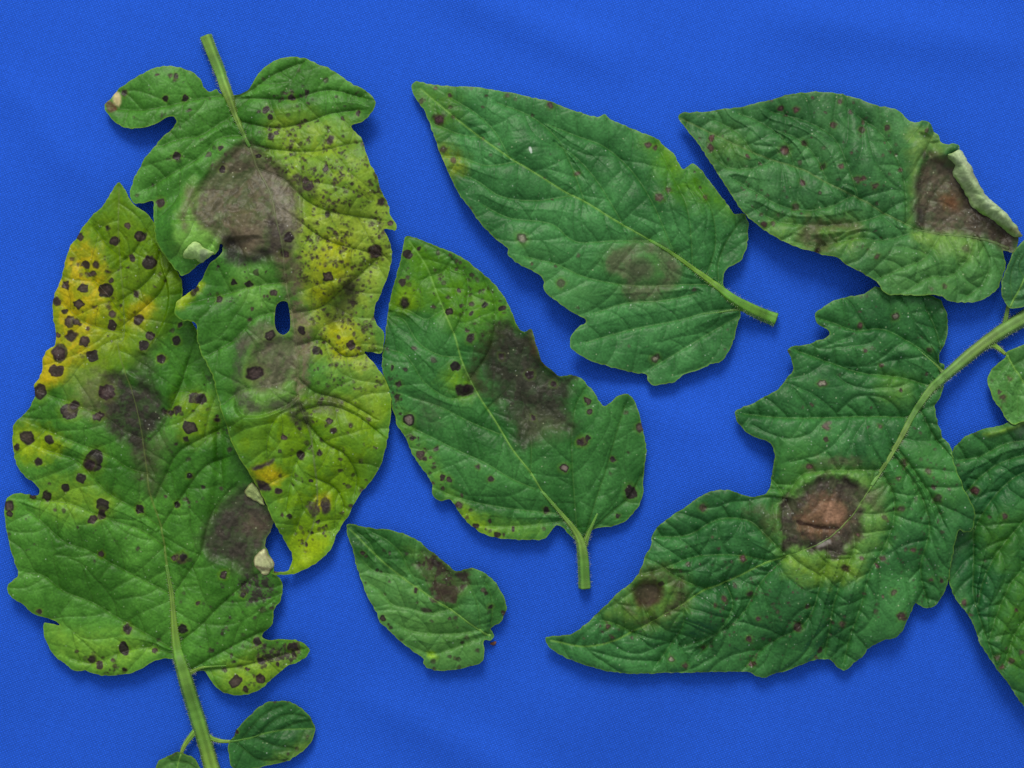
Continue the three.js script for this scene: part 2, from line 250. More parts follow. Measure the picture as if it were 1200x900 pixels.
  for (let j = 0; j < mh - 1; j++) for (let i = 0; i < mw - 1; i++) {
    const cs = [[i, j], [i, j + 1], [i + 1, j + 1], [i + 1, j]], ins = cs.map(([a, b]) => E[nodeOf(a, b)] > 0); const n = ins[0] + ins[1] + ins[2] + ins[3]; if (!n) continue;
    const poly = [], isX = []; for (let c = 0; c < 4; c++) { const d = (c + 1) & 3; if (ins[c]) { poly.push(corner(...cs[c])); isX.push(0); } if (ins[c] !== ins[d]) { poly.push(cross(...cs[c], ...cs[d])); isX.push(1); } }
    const tid = id[Math.min(N - 1, nodeOf(i, j) + W + 1)];
    for (let c = 2; c < poly.length; c++) { tris.push(poly[0], poly[c - 1], poly[c]); triId.push(tid); }
    if (n < 4) for (let c = 0; c < poly.length; c++) { const d = (c + 1) % poly.length; if (isX[c] && isX[d] && !(poly.length > 4 && 0)) rim.push(poly[c], poly[d]); }
  }
  const nv = verts.length / 3, g = new THREE.BufferGeometry(); g.setAttribute('position', new THREE.Float32BufferAttribute(verts, 3)); g.setIndex(tris); g.computeVertexNormals(); const nrm = g.getAttribute('normal').array;
  const lists = ids.map(() => []); for (let t = 0; t < triId.length; t++) lists[triId[t]].push(tris[3 * t], tris[3 * t + 1], tris[3 * t + 2]);
  const build = (list, under) => {
    const re = new Map(), p = [], n = [], u = [], ix = []; const use = (v, side) => { const key = v * 2 + side; let r = re.get(key); if (r === undefined) { r = p.length / 3; re.set(key, r); const s = side ? -1 : 1; p.push(verts[3 * v], verts[3 * v + 1] - side * (o.thick ?? 1.3) * U, verts[3 * v + 2]); n.push(s * nrm[3 * v], s * nrm[3 * v + 1], s * nrm[3 * v + 2]); u.push(uvs[2 * v], uvs[2 * v + 1]); } return r; };
    for (const v of list) ix.push(use(v, 0));
    if (under) { for (let t = 0; t < tris.length; t += 3) ix.push(use(tris[t], 1), use(tris[t + 2], 1), use(tris[t + 1], 1)); for (let t = 0; t < rim.length; t += 2) { const a = use(rim[t], 0), b = use(rim[t + 1], 0), c = use(rim[t], 1), d = use(rim[t + 1], 1); ix.push(b, a, c, b, c, d); } }
    const q = new THREE.BufferGeometry(); q.setAttribute('position', new THREE.Float32BufferAttribute(p, 3)); q.setAttribute('normal', new THREE.Float32BufferAttribute(n, 3)); q.setAttribute('uv', new THREE.Float32BufferAttribute(u, 2)); q.setIndex(ix); return q;
  };
  const mesh = part(build(lists[0], true), material, o.name || 'leaf_blade', o.parent, o.label);
  for (let t = 1; t < ids.length; t++) if (lists[t].length > 9) part(build(lists[t], false), material, ids[t].name, mesh, ids[t].label);
  const sample = (A, x, y, c = 0, st = 1) => { const fx = Math.min(W - 1.001, Math.max(0, (x - x0) / Q)), fy = Math.min(H - 1.001, Math.max(0, (y - y0) / Q)), i = Math.floor(fx), j = Math.floor(fy), u = fx - i, v = fy - j, k = j * W + i; return mix(mix(A[k * st + c], A[(k + 1) * st + c], u), mix(A[(k + W) * st + c], A[(k + W + 1) * st + c], u), v); };
  const hAt = (x, y) => sample(Hh, x, y), cAt = (x, y) => [0, 1, 2].map(c => sample(C, x, y, c, 3)), eAt = (x, y) => sample(E, x, y);
  // raised veins: the midrib and the chief side veins stand a little proud of their grooves
  const rib = (line, r0, r1, name, tone) => {
    let pts = [], run = []; for (const p of [...evenLine(line, 2.5), null]) { if (p && eAt(...p) > .8) run.push(p); else { if (run.length > pts.length) pts = run; run = []; } } if (pts.length < 4) return;
    const L = pts.length - 1, cols = pts.map(p => cAt(...p).map((c, n) => mix(c, vc[n], tone)));
    part(tube(pts.map(([x, y], i) => [x, y, hAt(x, y) - .62 * (r1 + (r0 - r1) * Math.pow(1 - i / L, 1.4) * .6)]), i => r1 + (r0 - r1) * (.55 * Math.pow(1 - i / L, 1.4) + .45 * Math.pow(1 - i / L, 7)), 11, [ox, oy], i => cols[i]), ribMat, name, name === 'midrib' && !o.name ? o.parent : mesh);
  };
  if (mid) rib(o.midrib[0][2] ? mid : [...mid].reverse(), o.midR?.[0] ?? 3.6, o.midR?.[1] ?? .6, 'midrib', o.midTone ?? .55);
  for (const l of lats) rib(l, o.latR ?? .85, .3, 'lateral_vein', o.latRib ?? .10);
  return { mesh, hAt, cAt, eAt };
}

const ribMat = new THREE.MeshPhysicalMaterial({ vertexColors: true, roughness: 0.5, specularIntensity: .5 });
const hairMat = new THREE.MeshStandardMaterial({ color: new THREE.Color().setRGB(.42, .50, .32), roughness: .7, side: THREE.DoubleSide });
function tube(pts, radius, seg, [ox, oy], color, ridge = 0, caps = false) {   // pts in plan units: x, y, height above the cloth
  const p = [], n = [], c = [], ix = [], L = pts.length;
  const V = pts.map(([x, y, h]) => new THREE.Vector3((x - ox) * U, (h + clothLift(x, y)) * U, (y - oy) * U)), up = new THREE.Vector3(0, 1, 0), t = new THREE.Vector3(), s = new THREE.Vector3(), b = new THREE.Vector3();
  for (let i = 0; i < L; i++) {
    t.subVectors(V[Math.min(L - 1, i + 1)], V[Math.max(0, i - 1)]).normalize(); s.crossVectors(t, up).normalize(); b.crossVectors(s, t);
    const r = radius(i) * U, k = color(i);
    for (let a = 0; a < seg; a++) { const th = a / seg * 2 * Math.PI, rr = r * (1 + ridge * Math.cos(5 * th + .6)), x = Math.cos(th), y = Math.sin(th); p.push(V[i].x + rr * (s.x * x + b.x * y), V[i].y + rr * (s.y * x + b.y * y), V[i].z + rr * (s.z * x + b.z * y)); const f = ridge ? 1 + .20 * Math.cos(5 * th + .6) + .10 * Math.cos(9 * th + i * .05) : 1, q = deepen(k); c.push(q[0] * f, q[1] * f, q[2] * f); }
    if (i) for (let a = 0; a < seg; a++) { const d = (a + 1) % seg, A = (i - 1) * seg + a, B = (i - 1) * seg + d, Cc = i * seg + a, D = i * seg + d; ix.push(A, B, Cc, B, D, Cc); }
  }
  for (const [i, flip] of [[0, 1], [L - 1, 0]]) { const m = p.length / 3; p.push(V[i].x, V[i].y, V[i].z); const q = caps ? [.30, .36, .12] : color(i); c.push(q[0], q[1], q[2]); for (let a = 0; a < seg; a++) { const d = (a + 1) % seg; flip ? ix.push(m, i * seg + d, i * seg + a) : ix.push(m, i * seg + a, i * seg + d); } }
  const g = new THREE.BufferGeometry(); g.setAttribute('position', new THREE.Float32BufferAttribute(p, 3)); g.setAttribute('color', new THREE.Float32BufferAttribute(c, 3)); g.setIndex(ix); g.computeVertexNormals(); return g;
}
function stalk(parent, origin, path, r0, r1, name = 'petiole', base = [.15, .26, .06], on = null, label) {     // path: [x, y, height of its axis]
  const c = new THREE.CatmullRomCurve3(path.map(p => new THREE.Vector3(p[0], p[1], p[2])), false, 'centripetal'), n = Math.max(12, Math.ceil(c.getLength() / 2));
  const pts = []; for (let i = 0; i <= n; i++) { const v = c.getPoint(i / n); pts.push([v.x, v.y, v.z]); }
  const K = path.length - 1, own = path[0].length > 3, rAt = t => { if (!own) return mix(r0, r1, t); const q = Math.min(K - 1e-6, t * K), k = Math.floor(q); return mix(path[k][3], path[k + 1][3], q - k); };
  const rad = i => rAt(i / n) * (1 + .12 * (noise(i * .11, r0 * 9) - .5) + .06 * (noise(i * .4, r1 * 5) - .5));
  if (on) { const hs = pts.map(([x, y, h], i) => on.eAt(x, y) > -1 ? on.hAt(x, y) + .15 * rad(i) : null); let last = hs.reduce((a, h) => h ?? a, null); // the stalk runs out of the blade it carries
    const end = hs.findIndex(h => h === null); for (let i = 0; i <= n; i++) pts[i][2] = hs[i] ?? mix(last, pts[i][2], end < 0 ? 0 : sstep(end - 1, Math.min(n, end + 30), i));
    for (let q = 0; q < 6; q++) for (let i = 1; i < n; i++) pts[i][2] = (pts[i - 1][2] + 2 * pts[i][2] + pts[i + 1][2]) / 4; }
  const body = part(tube(pts, i => rad(i), 26, origin, i => base.map((k, c) => k * (.70 + .45 * noise(i * .12, 7 + r0) + .22 * noise(i * .5, 3 + r1)) * (c === 0 ? .9 + .3 * noise(i * .06, 40) : 1)), .06, true), ribMat, name, parent);
  const R = rng(Math.round(r0 * 100 + path[0][0] * 7)), hp = []; // fine hairs
  for (let q = 0; q < n * 7; q++) { const i = Math.floor(R() * n), [x, y, h] = pts[i], [x2, y2] = pts[i + 1], L = Math.hypot(x2 - x, y2 - y) || 1, nx = -(y2 - y) / L, ny = (x2 - x) / L, th = R() * Math.PI, c = Math.cos(th), u = Math.sin(th), rr = rad(i), len = rr < 2.4 ? 0 : 1.2 + 2.6 * R(), jx = (R() - .5) * 2, jy = (R() - .5) * 2, w = .11; const A = [x + nx * c * rr, y + ny * c * rr, h + u * rr], B = [A[0] + nx * c * len + jx, A[1] + ny * c * len + jy, A[2] + u * len]; const o3 = ([a, b, e]) => hp.push((a - origin[0]) * U, (e + clothLift(a, b)) * U, (b - origin[1]) * U); const dx = (x2 - x) / L * w, dy = (y2 - y) / L * w; o3([A[0] + dx, A[1] + dy, A[2]]); o3([A[0] - dx, A[1] - dy, A[2]]); o3(B); }
  const hg = new THREE.BufferGeometry(); hg.setAttribute('position', new THREE.Float32BufferAttribute(hp, 3)); hg.computeVertexNormals(); part(hg, hairMat, 'hairs', body).userData.kind = 'stuff';
  return body;
}
function leaf(label, origin) {
  const g = new THREE.Group(); g.name = numbered('tomato_leaf'); g.position.set((origin[0] - 600) * U, 0, (origin[1] - 450) * U); scene.add(g);
  g.userData = { label, category: 'leaf', group: 'spotted tomato leaves laid on the blue cloth' }; return g;
}

// ---------------------------------------------------------------- the blue cloth
{
  const T = 512, per = 8, th = T / per, d = new Uint8Array(T * T * 4), cm = new Uint8Array(T * T * 4);
  for (let j = 0; j < T; j++) for (let i = 0; i < T; i++) {
    const a = Math.floor(i / per), b = Math.floor(j / per), u = (i % per + .5) / per, v = (j % per + .5) / per, over = ((a + b) & 1) === 0;
    const ta = .85 + .3 * hash2(a, 991), tb = .85 + .3 * hash2(77, b), prof = over ? Math.sin(Math.PI * u) ** .7 * (.55 + .45 * Math.sin(Math.PI * v)) * ta : Math.sin(Math.PI * v) ** .7 * (.40 + .40 * Math.sin(Math.PI * u)) * tb;
    const f = prof * (.9 + .2 * hash2(i, j)), k = (j * T + i) * 4, h = Math.round(255 * Math.min(1, f * .85)); d[k] = d[k + 1] = d[k + 2] = h; d[k + 3] = 255;
    const w = (over ? 1.08 : .92) * (.76 + .36 * f) * (.93 + .14 * hash2(a * 3, b * 5)) * (.94 + .06 * ta + .06 * (tb - 1)); cm[k] = toS(Math.min(1, .018 * w)); cm[k + 1] = toS(Math.min(1, .108 * w)); cm[k + 2] = toS(Math.min(1, .67 * w)); cm[k + 3] = 255;
  }
  const mk = (a, srgb) => { const t = new THREE.DataTexture(a, T, T, THREE.RGBAFormat); t.wrapS = t.wrapT = THREE.RepeatWrapping; t.magFilter = t.minFilter = THREE.LinearFilter; if (srgb) t.colorSpace = THREE.SRGBColorSpace; t.needsUpdate = true; return t; };
  const mat = new THREE.MeshPhysicalMaterial({ map: mk(cm, true), bumpMap: mk(d, false), bumpScale: 0.00014, roughness: .9, specularIntensity: .25, sheen: .08, sheenRoughness: .5, sheenColor: new THREE.Color(.35, .5, 1) });
  const nx = 320, ny = 250, X0 = -500, Y0 = -500, w = 2200, hgt = 1900, p = [], u = [], ix = [], rot = .33, tile = th * 2.25;   // one thread is about half a millimetre
  for (let j = 0; j <= ny; j++) for (let i = 0; i <= nx; i++) { const x = X0 + w * i / nx, y = Y0 + hgt * j / ny; p.push((x - 600) * U, clothLift(x, y) * U, (y - 450) * U); const wx = x + 5 * noise(x / 160, y / 160), wy = y + 5 * noise(x / 150 + 9, y / 150); u.push((wx * Math.cos(rot) + wy * Math.sin(rot)) / tile, (-wx * Math.sin(rot) + wy * Math.cos(rot)) / tile); }
  for (let j = 0; j < ny; j++) for (let i = 0; i < nx; i++) { const a = j * (nx + 1) + i, b = a + nx + 1; ix.push(a, b, a + 1, b, b + 1, a + 1); }
  const g = new THREE.BufferGeometry(); g.setAttribute('position', new THREE.Float32BufferAttribute(p, 3)); g.setAttribute('uv', new THREE.Float32BufferAttribute(u, 2)); g.setIndex(ix); g.computeVertexNormals();
  const m = new THREE.Mesh(g, mat); m.name = 'tablecloth'; m.receiveShadow = true; m.castShadow = true; scene.add(m);
  m.userData = { label: 'plain blue woven cloth spread under all the leaves', category: 'cloth', kind: 'structure' };
}

const GREEN = [[.030, .105, .022], [.062, .185, .045]];

// ---------------------------------------------------------------- lower left leaf
const oB = [170, 560];
const leafB = leaf('yellowing compound leaf at lower left with black spots and two small leaflets', oB);
const bB = blade({
  parent: leafB, origin: oB, seed: 11, green: [[0.0408, 0.1325, 0.0204], [0.0867, 0.2279, 0.0454]], wave: 6, quilt: 1, veinColor: [.13, .19, .05], midTone: .35, latColor: [.035, .075, .014], haloColor: [.22, .30, .03],
  outline: [...P.R3([565, 58, 545, 75, 520, 120, 490, 165, 440, 210, 400, 255, 365, 310, 335, 350, 315, 400, 300, 460, 285, 520, 260, 575, 250, 620, 252, 690, 265, 750, 264, 800]), ...P.P([63, 406, 55, 411, 51, 420, 50, 433, 47, 443, 41, 451]),
    ...P.R4([130, 200, 110, 245, 70, 285, 48, 315, 47, 350, 50, 420, 65, 465, 95, 505, 130, 530, 145, 555, 130, 570, 100, 568, 70, 563, 40, 570, 18, 590, 12, 620, 15, 670, 25, 740, 45, 810, 62, 858]),
    ...P.R5([62, 185, 45, 205, 22, 225, 20, 245, 40, 275, 80, 300, 110, 330, 150, 345, 190, 358, 214, 376, 185, 373, 155, 368, 150, 400, 165, 450, 190, 490, 230, 525, 265, 548, 300, 548, 350, 562, 420, 565, 480, 555, 530, 530, 570, 507, 610, 500, 640, 508, 660, 530, 690, 565, 718, 552, 750, 550, 770, 580, 800, 615, 840, 637, 900, 638, 960, 615, 1010, 570, 1060, 530, 1110, 510, 1135, 485, 1138, 465, 1110, 440, 1070, 430, 1020, 430, 980, 430, 962, 418, 985, 390, 1005, 370, 1010, 320, 1030, 290, 1042, 240, 1035, 205, 1015, 180]),
    ...P.R4([1012, 830, 1002, 800, 978, 750, 1000, 700, 1012, 660, 1000, 625, 975, 600, 955, 555]), ...P.P([296, 560, 287, 520, 264, 450, 238, 400, 216, 358]), ...P.R3([855, 520, 835, 475, 800, 420, 760, 360, 740, 300, 725, 245, 690, 200, 650, 175, 625, 150, 600, 110, 580, 75])],
  midrib: [...P.R3([565, 80, 560, 350, 580, 600, 575, 800]), ...P.R4([440, 0, 455, 80, 490, 180, 520, 300, 540, 450, 555, 570, 590, 680, 615, 840]), ...P.R5([605, 100, 625, 230, 635, 340, 645, 440, 655, 500])], midR: [3.0, .6],
  laterals: [P.R5([640, 470, 520, 400, 430, 350, 330, 290, 230, 250, 150, 190, 80, 180]), P.R5([628, 260, 520, 205, 400, 140, 330, 100, 230, 60, 160, 0, 90, -60]), P.R5([645, 490, 540, 460, 440, 480, 330, 520, 240, 500]), P.R5([650, 440, 720, 390, 800, 310, 900, 220, 970, 170]), P.R5([690, 545, 750, 510, 880, 440, 960, 400]), P.R5([700, 545, 780, 540, 880, 530, 1000, 500, 1110, 465]), P.R5([632, 260, 690, 180, 740, 100, 760, 20, 790, -60, 860, -140]),
    P.R4([525, 360, 460, 330, 400, 285, 300, 240, 180, 200]), P.R4([545, 490, 480, 470, 420, 430, 300, 380, 150, 320]), P.R4([555, 365, 590, 330, 625, 270, 660, 180, 700, 60]), P.R4([570, 580, 610, 500, 660, 410, 760, 350, 860, 300]), P.R4([592, 690, 500, 620, 400, 560, 280, 440, 160, 400]), P.R4([605, 760, 520, 700, 400, 660, 250, 600, 100, 590]), P.R4([590, 690, 680, 560, 760, 460, 830, 430]), P.R3([575, 600, 680, 530, 730, 470, 745, 400]), P.R3([580, 680, 520, 600, 450, 520, 380, 430]), P.R3([575, 760, 480, 740, 380, 700, 300, 620]), P.R3([563, 400, 500, 340, 440, 260]), P.R3([566, 430, 630, 380, 680, 300]), P.R3([580, 720, 680, 640, 760, 560, 790, 480])],
  lift: [[140, 225, 10], [70, 300, 5], [100, 330, 9], [22, 500, 5], [60, 410, 5], [10, 600, 4], [100, 520, 11], [180, 480, 11], [110, 640, 10], [200, 750, 9], [15, 680, 6], [60, 730, 7], [70, 780, 6], [130, 785, 7], [340, 770, 5], [270, 800, 7], [215, 330, 9], [250, 450, 6], [290, 560, 8], [310, 650, 10], [250, 640, 9], [330, 700, 7]],
  folds: [{ p: P.R3([735, 400, 785, 540, 790, 620, 770, 700, 730, 780, 680, 850]), a: 6, w: 12, side: 1 }, { p: P.R4([700, 130, 640, 220, 620, 280]), a: -4, w: 7 }, { p: P.R4([805, 250, 815, 400, 800, 560, 770, 680]), a: -5, w: 6 }, { p: P.R4([540, 40, 490, 130]), a: -4, w: 8 }],
  tints: [{ p: P.R3([560, 60, 480, 180, 370, 310, 310, 420, 255, 600, 260, 760, 190, 900, 480, 980, 700, 820, 800, 600, 840, 500, 740, 260, 640, 160]), c: [.125, .205, .018], o: .85, f: 16, w: 12, m: .2, s: 22 }, { p: P.R3([400, 330, 330, 380, 270, 560, 255, 680, 270, 760, 200, 900, 330, 930, 420, 830, 470, 700, 520, 640, 500, 480, 460, 440]), c: COL.yellow, o: .95, f: 12, w: 14, m: .5, s: 14 }, { p: P.R3([620, 640, 690, 610, 720, 660, 650, 730, 600, 700]), c: COL.yellow, o: .8, f: 8, w: 8, m: .2 },
    { p: P.R3([400, 640, 560, 640, 640, 760, 520, 860, 420, 780]), c: [.20, .26, .035], o: .6, f: 14, w: 12 }, { p: P.R4([190, 30, 130, 160, 170, 170, 240, 120]), c: COL.yellow, o: 1, f: 6, w: 4, m: 0 }, { p: P.R4([50, 330, 55, 420, 160, 440, 240, 380, 180, 330]), c: [.26, .34, .03], o: .8, f: 10, w: 8 }, { p: P.R4([180, 520, 160, 620, 360, 640, 420, 600, 330, 520]), c: [.19, .31, .05], o: .7, f: 12, w: 8 }, { p: P.R4([660, 210, 680, 350, 780, 340, 780, 220]), c: [.17, .26, .03], o: .7, f: 12, w: 8 }, { p: P.R5([170, 390, 200, 500, 420, 560, 560, 470, 480, 420, 330, 400]), c: [.17, .32, .06], o: .75, f: 10, w: 8 }, { p: P.R5([790, 560, 860, 630, 960, 610, 1060, 520, 960, 480]), c: [.20, .31, .05], o: .75, f: 10, w: 8 }, { p: P.R4([260, 90, 300, 260, 400, 240, 400, 110]), c: [.17, .24, .06], o: .7, f: 12, w: 10 }],
  patches: [{ p: P.R4([400, 120, 440, 115, 480, 150, 560, 170, 610, 220, 620, 270, 590, 320, 545, 365, 545, 445, 500, 420, 430, 340, 385, 290, 375, 200]), c: [.040, .032, .026], o: .93, f: 4, w: 7, m: .25, name: 'lesion', label: 'dark grey brown blotch across the midrib', b: .6 }, { p: P.R4([500, 420, 560, 370, 640, 350, 600, 460, 580, 560, 540, 560]), c: [.085, .085, .045], o: .55, f: 8, w: 8 }, { p: P.R4([330, 130, 400, 120, 380, 300, 300, 240]), c: [.09, .075, .05], o: .55, f: 8, w: 10 },
    { p: P.R4([475, 120, 545, 0, 590, -60, 570, 60, 560, 160]), c: [.030, .045, .016], o: .75, f: 6, w: 7 }, { p: P.R4([905, 545, 870, 560, 800, 620, 765, 690, 742, 760, 770, 800, 850, 830, 930, 880, 950, 800, 985, 750, 1015, 690, 1015, 640, 980, 600]), c: [.055, .045, .036], o: .95, f: 5, w: 6, m: .18, s: 11, name: 'lesion', label: 'dry dark brown dead patch at the torn right edge', b: 1.4 }, { p: P.R4([900, 650, 960, 640, 1000, 670, 960, 720, 900, 700]), c: [.12, .085, .06], o: .5, f: 8, w: 8 }, { p: P.R5([640, 110, 690, 115, 690, 140, 650, 140]), c: [.045, .032, .03], f: 2, w: 3, m: .3 }, { p: P.R5([880, 200, 990, 190, 1010, 240, 960, 300, 920, 290]), c: [.04, .03, .028], o: .9, f: 3, w: 9, m: .7, s: 5 }, { p: P.R5([940, 450, 1060, 455, 1100, 440, 1095, 500, 1000, 530, 950, 520]), c: [.045, .032, .03], o: .9, f: 2, w: 9, m: .75, s: 5 }],
  speckle: [{ p: P.R5([680, 250, 1000, 150, 1040, 250, 960, 420, 1100, 470, 960, 610, 780, 560, 760, 480, 700, 420]), n: 42, r: [1, 3.2] }, { p: P.R4([620, 180, 800, 130, 860, 260, 860, 520, 640, 620, 600, 480]), n: 30, r: [1, 3.4] }, { p: P.R3([290, 400, 560, 300, 720, 380, 700, 700, 300, 900, 260, 650]), n: 34, r: [.9, 2.6] }, { p: P.R5([260, 470, 300, 540, 500, 560, 500, 540]), n: 8, r: [1.2, 3.6] }, { p: P.R4([60, 560, 500, 480, 560, 800, 80, 820]), n: 16, r: [.8, 2] }],
  spots: [...S.R3([380, 310, 20, 405, 440, 24, 455, 442, 20, 438, 485, 20, 510, 270, 13, 605, 262, 18, 541, 332, 22, 665, 310, 26, 622, 410, 18, 705, 432, 32, 500, 560, 34, 398, 553, 26, 375, 627, 30, 313, 537, 20, 270, 615, 24, 308, 660, 15, 330, 708, 26, 365, 710, 24, 340, 775, 34, 402, 802, 28, 275, 770, 16, 285, 855, 36, 440, 870, 34, 532, 672, 17, 530, 725, 26, 652, 698, 28, 640, 577, 17, 527, 515, 14, 515, 640, 11, 845, 725, 14, 813, 750, 12, 830, 795, 18, 445, 640, 8, 385, 490, 12, 340, 415, 12, 710, 775, 22, 680, 820, 24, 758, 880, 20, 753, 485, 10, 780, 515, 8, 570, 700, 9, 418, 740, 10]),
    ...S.R4([222, 45, 30, 213, 110, 34, 150, 185, 26, 262, 260, 36, 280, 235, 22, 370, 277, 24, 102, 357, 24, 185, 363, 18, 62, 392, 14, 145, 446, 17, 350, 440, 34, 335, 455, 20, 302, 505, 18, 243, 540, 20, 172, 573, 20, 118, 576, 14, 380, 605, 22, 375, 640, 22, 342, 660, 20, 517, 622, 22, 706, 318, 28, 690, 362, 11, 720, 210, 26, 745, 214, 20, 400, 188, 28, 555, 362, 10, 652, 605, 12, 700, 497, 13, 372, 788, 13, 30, 610, 20, 32, 640, 14, 235, 626, 9, 28, 716, 9, 660, 255, 16, 635, 265, 12, 655, 380, 9, 698, 437, 9, 850, 398, 10, 600, 65, 18, 650, 800, 14, 675, 800, 16, 700, 810, 10, 507, 768, 8, 805, 290, 12]), ...S.R5([465, 390, 20, 450, 462, 26, 567, 470, 12, 580, 432, 9, 138, 325, 11, 670, 390, 17, 727, 293, 11, 676, 256, 9, 664, 288, 7, 865, 587, 20, 958, 578, 18, 902, 618, 13, 825, 545, 10, 880, 532, 10, 908, 543, 11, 825, 187, 18, 640, 125, 12, 360, 525, 16, 330, 505, 14, 305, 500, 10, 275, 475, 10, 945, 440, 18, 1078, 460, 22, 1080, 485, 16, 960, 515, 18, 1020, 525, 12, 938, 348, 10, 970, 318, 10, 895, 262, 12, 1000, 310, 9, 370, 110, 12])],
});
blade({ parent: leafB, origin: oB, seed: 12, name: 'curled_margin', label: 'pale green folded edge beside the dead patch', green: [[.34, .42, .16], [.46, .54, .26]], outline: P.C9([195, 125, 225, 80, 270, 40, 300, 60, 330, 110, 355, 160, 370, 245, 320, 222, 260, 190, 212, 158]), base: (x, y) => bB.hAt(x, y) + 1.2, dome: [4, 1.6], wave: 2, curl: 0, lump: .1, quilt: 0, midrib: null, dust: 0, rim: .6, rimColor: [.12, .08, .05], thick: .6, patches: [{ p: P.C9([225, 110, 300, 140, 350, 200, 345, 206, 295, 150, 225, 118]), c: [.16, .20, .08], o: .7, f: 1, w: 2 }, { p: P.C9([270, 60, 300, 80, 290, 130, 260, 110]), c: [.22, .26, .12], o: .6, f: 3, w: 4 }] });
blade({ parent: leafB, origin: oB, seed: 13, name: 'curled_margin', label: 'pale wrinkled folded edge under the upper leaf tip', green: [[.30, .33, .17], [.46, .48, .28]], outline: P.C9([283, 700, 330, 650, 370, 620, 400, 670, 440, 720, 458, 780, 430, 815, 400, 850, 350, 855, 325, 820, 285, 782, 270, 745]), base: (x, y) => bB.hAt(x, y) + 1.2, dome: [5, 2], wave: 4, curl: 0, lump: .1, quilt: 0, dust: 0, rim: .6, rimColor: [.14, .10, .06], thick: .6, patches: [{ p: P.C9([380, 640, 430, 740, 440, 790, 432, 792, 420, 745, 372, 650]), c: [.17, .17, .09], o: .7, f: 1, w: 3 }, { p: P.C9([300, 775, 400, 800, 450, 800, 440, 820, 380, 815, 310, 795]), c: [.10, .06, .045], o: .8, f: 2, w: 3 }, { p: P.C9([300, 690, 360, 660, 380, 700, 330, 740]), c: [.16, .14, .09], o: .6, f: 3, w: 4 }] });
stalk(leafB, oB, P.R5([612, 150, 626, 240, 636, 340, 648, 470, 665, 525, 690, 620, 720, 730, 745, 820, 765, 900, 785, 980]).map(([x, y], i) => [x, y, 9.5, [2.0, 2.8, 3.8, 6.2, 7.6, 8.6, 9, 9.2, 9.4, 9.6][i]]), 6.2, 9.6, 'petiole', [.12, .235, .055], bB);
stalk(leafB, oB, P.R5([830, 528, 780, 530, 735, 536, 705, 550, 680, 562]).map(([x, y], i) => [x, y, 9, [.5, .9, 1.6, 2.8, 3.6][i]]), 3.6, 1.6, 'petiolule', [.12, .23, .05], bB);
const lfB = blade({ parent: leafB, origin: oB, seed: 14, name: 'leaflet', label: 'small oval dark green leaflet on the right of the stem', green: [[0.0245, 0.0954, 0.0249], [0.0459, 0.1484, 0.0397]], quilt: .7, wave: 4, outline: P.C6([530, 460, 550, 440, 570, 395, 620, 340, 680, 280, 740, 240, 790, 230, 860, 230, 920, 250, 980, 300, 1015, 350, 1032, 400, 1020, 450, 980, 510, 930, 550, 860, 590, 800, 603, 740, 620, 650, 640, 560, 640, 530, 610, 526, 560, 520, 510]), midrib: P.C6([1020, 400, 960, 400, 820, 405, 720, 425, 640, 450, 530, 468]), midR: [1.7, .5], laterals: [P.C6([600, 455, 660, 380, 740, 300, 830, 260]), P.C6([700, 432, 780, 350, 870, 310, 960, 320]), P.C6([690, 445, 780, 490, 900, 510]), P.C6([570, 480, 700, 580, 820, 580]), P.C6([820, 408, 900, 370, 980, 350])], veinColor: [.10, .22, .05], lift: [[266, 875, 8], [300, 850, 10], [320, 828, 6], [366, 860, 4], [320, 880, 9], [300, 905, 6]],
  tints: [{ p: P.C6([940, 480, 1010, 440, 960, 560, 840, 600, 760, 600]), c: [.14, .24, .05], o: .7, f: 8, w: 6 }], spots: S.C6([570, 410, 16, 555, 425, 10, 660, 300, 9, 795, 236, 9, 870, 236, 8, 925, 515, 14, 872, 545, 11, 850, 580, 9, 985, 440, 9, 980, 460, 7]) });
stalk(leafB, oB, P.C6([395, 435, 430, 455, 480, 468, 545, 470]).map(([x, y], i) => [x, y, [9, 9, 9, 9.5][i]]), 3.4, 1.8, 'petiolule');
blade({ parent: leafB, origin: oB, seed: 15, name: 'leaflet', label: 'small leaflet cut off by the bottom edge', green: [[0.051, 0.1378, 0.034], [0.0918, 0.2014, 0.0567]], quilt: .6, outline: P.C6([215, 530, 150, 560, 100, 590, 85, 640, 120, 700, 220, 740, 330, 700, 352, 640, 335, 600, 300, 560, 270, 545, 240, 535]), midrib: P.C6([210, 720, 215, 620, 240, 540]), midR: [1.6, .5], laterals: [P.C6([225, 590, 170, 600, 110, 640]), P.C6([230, 590, 280, 600, 330, 640])], lift: [[205, 886, 9], [180, 900, 6], [225, 900, 6], [205, 930, 8]], spots: S.C6([210, 535, 10, 195, 548, 8]) });
stalk(leafB, oB, P.C6([325, 405, 285, 455, 255, 500, 236, 550]).map(([x, y], i) => [x, y, [9, 9, 9, 10][i]]), 3.6, 2.2, 'petiolule');

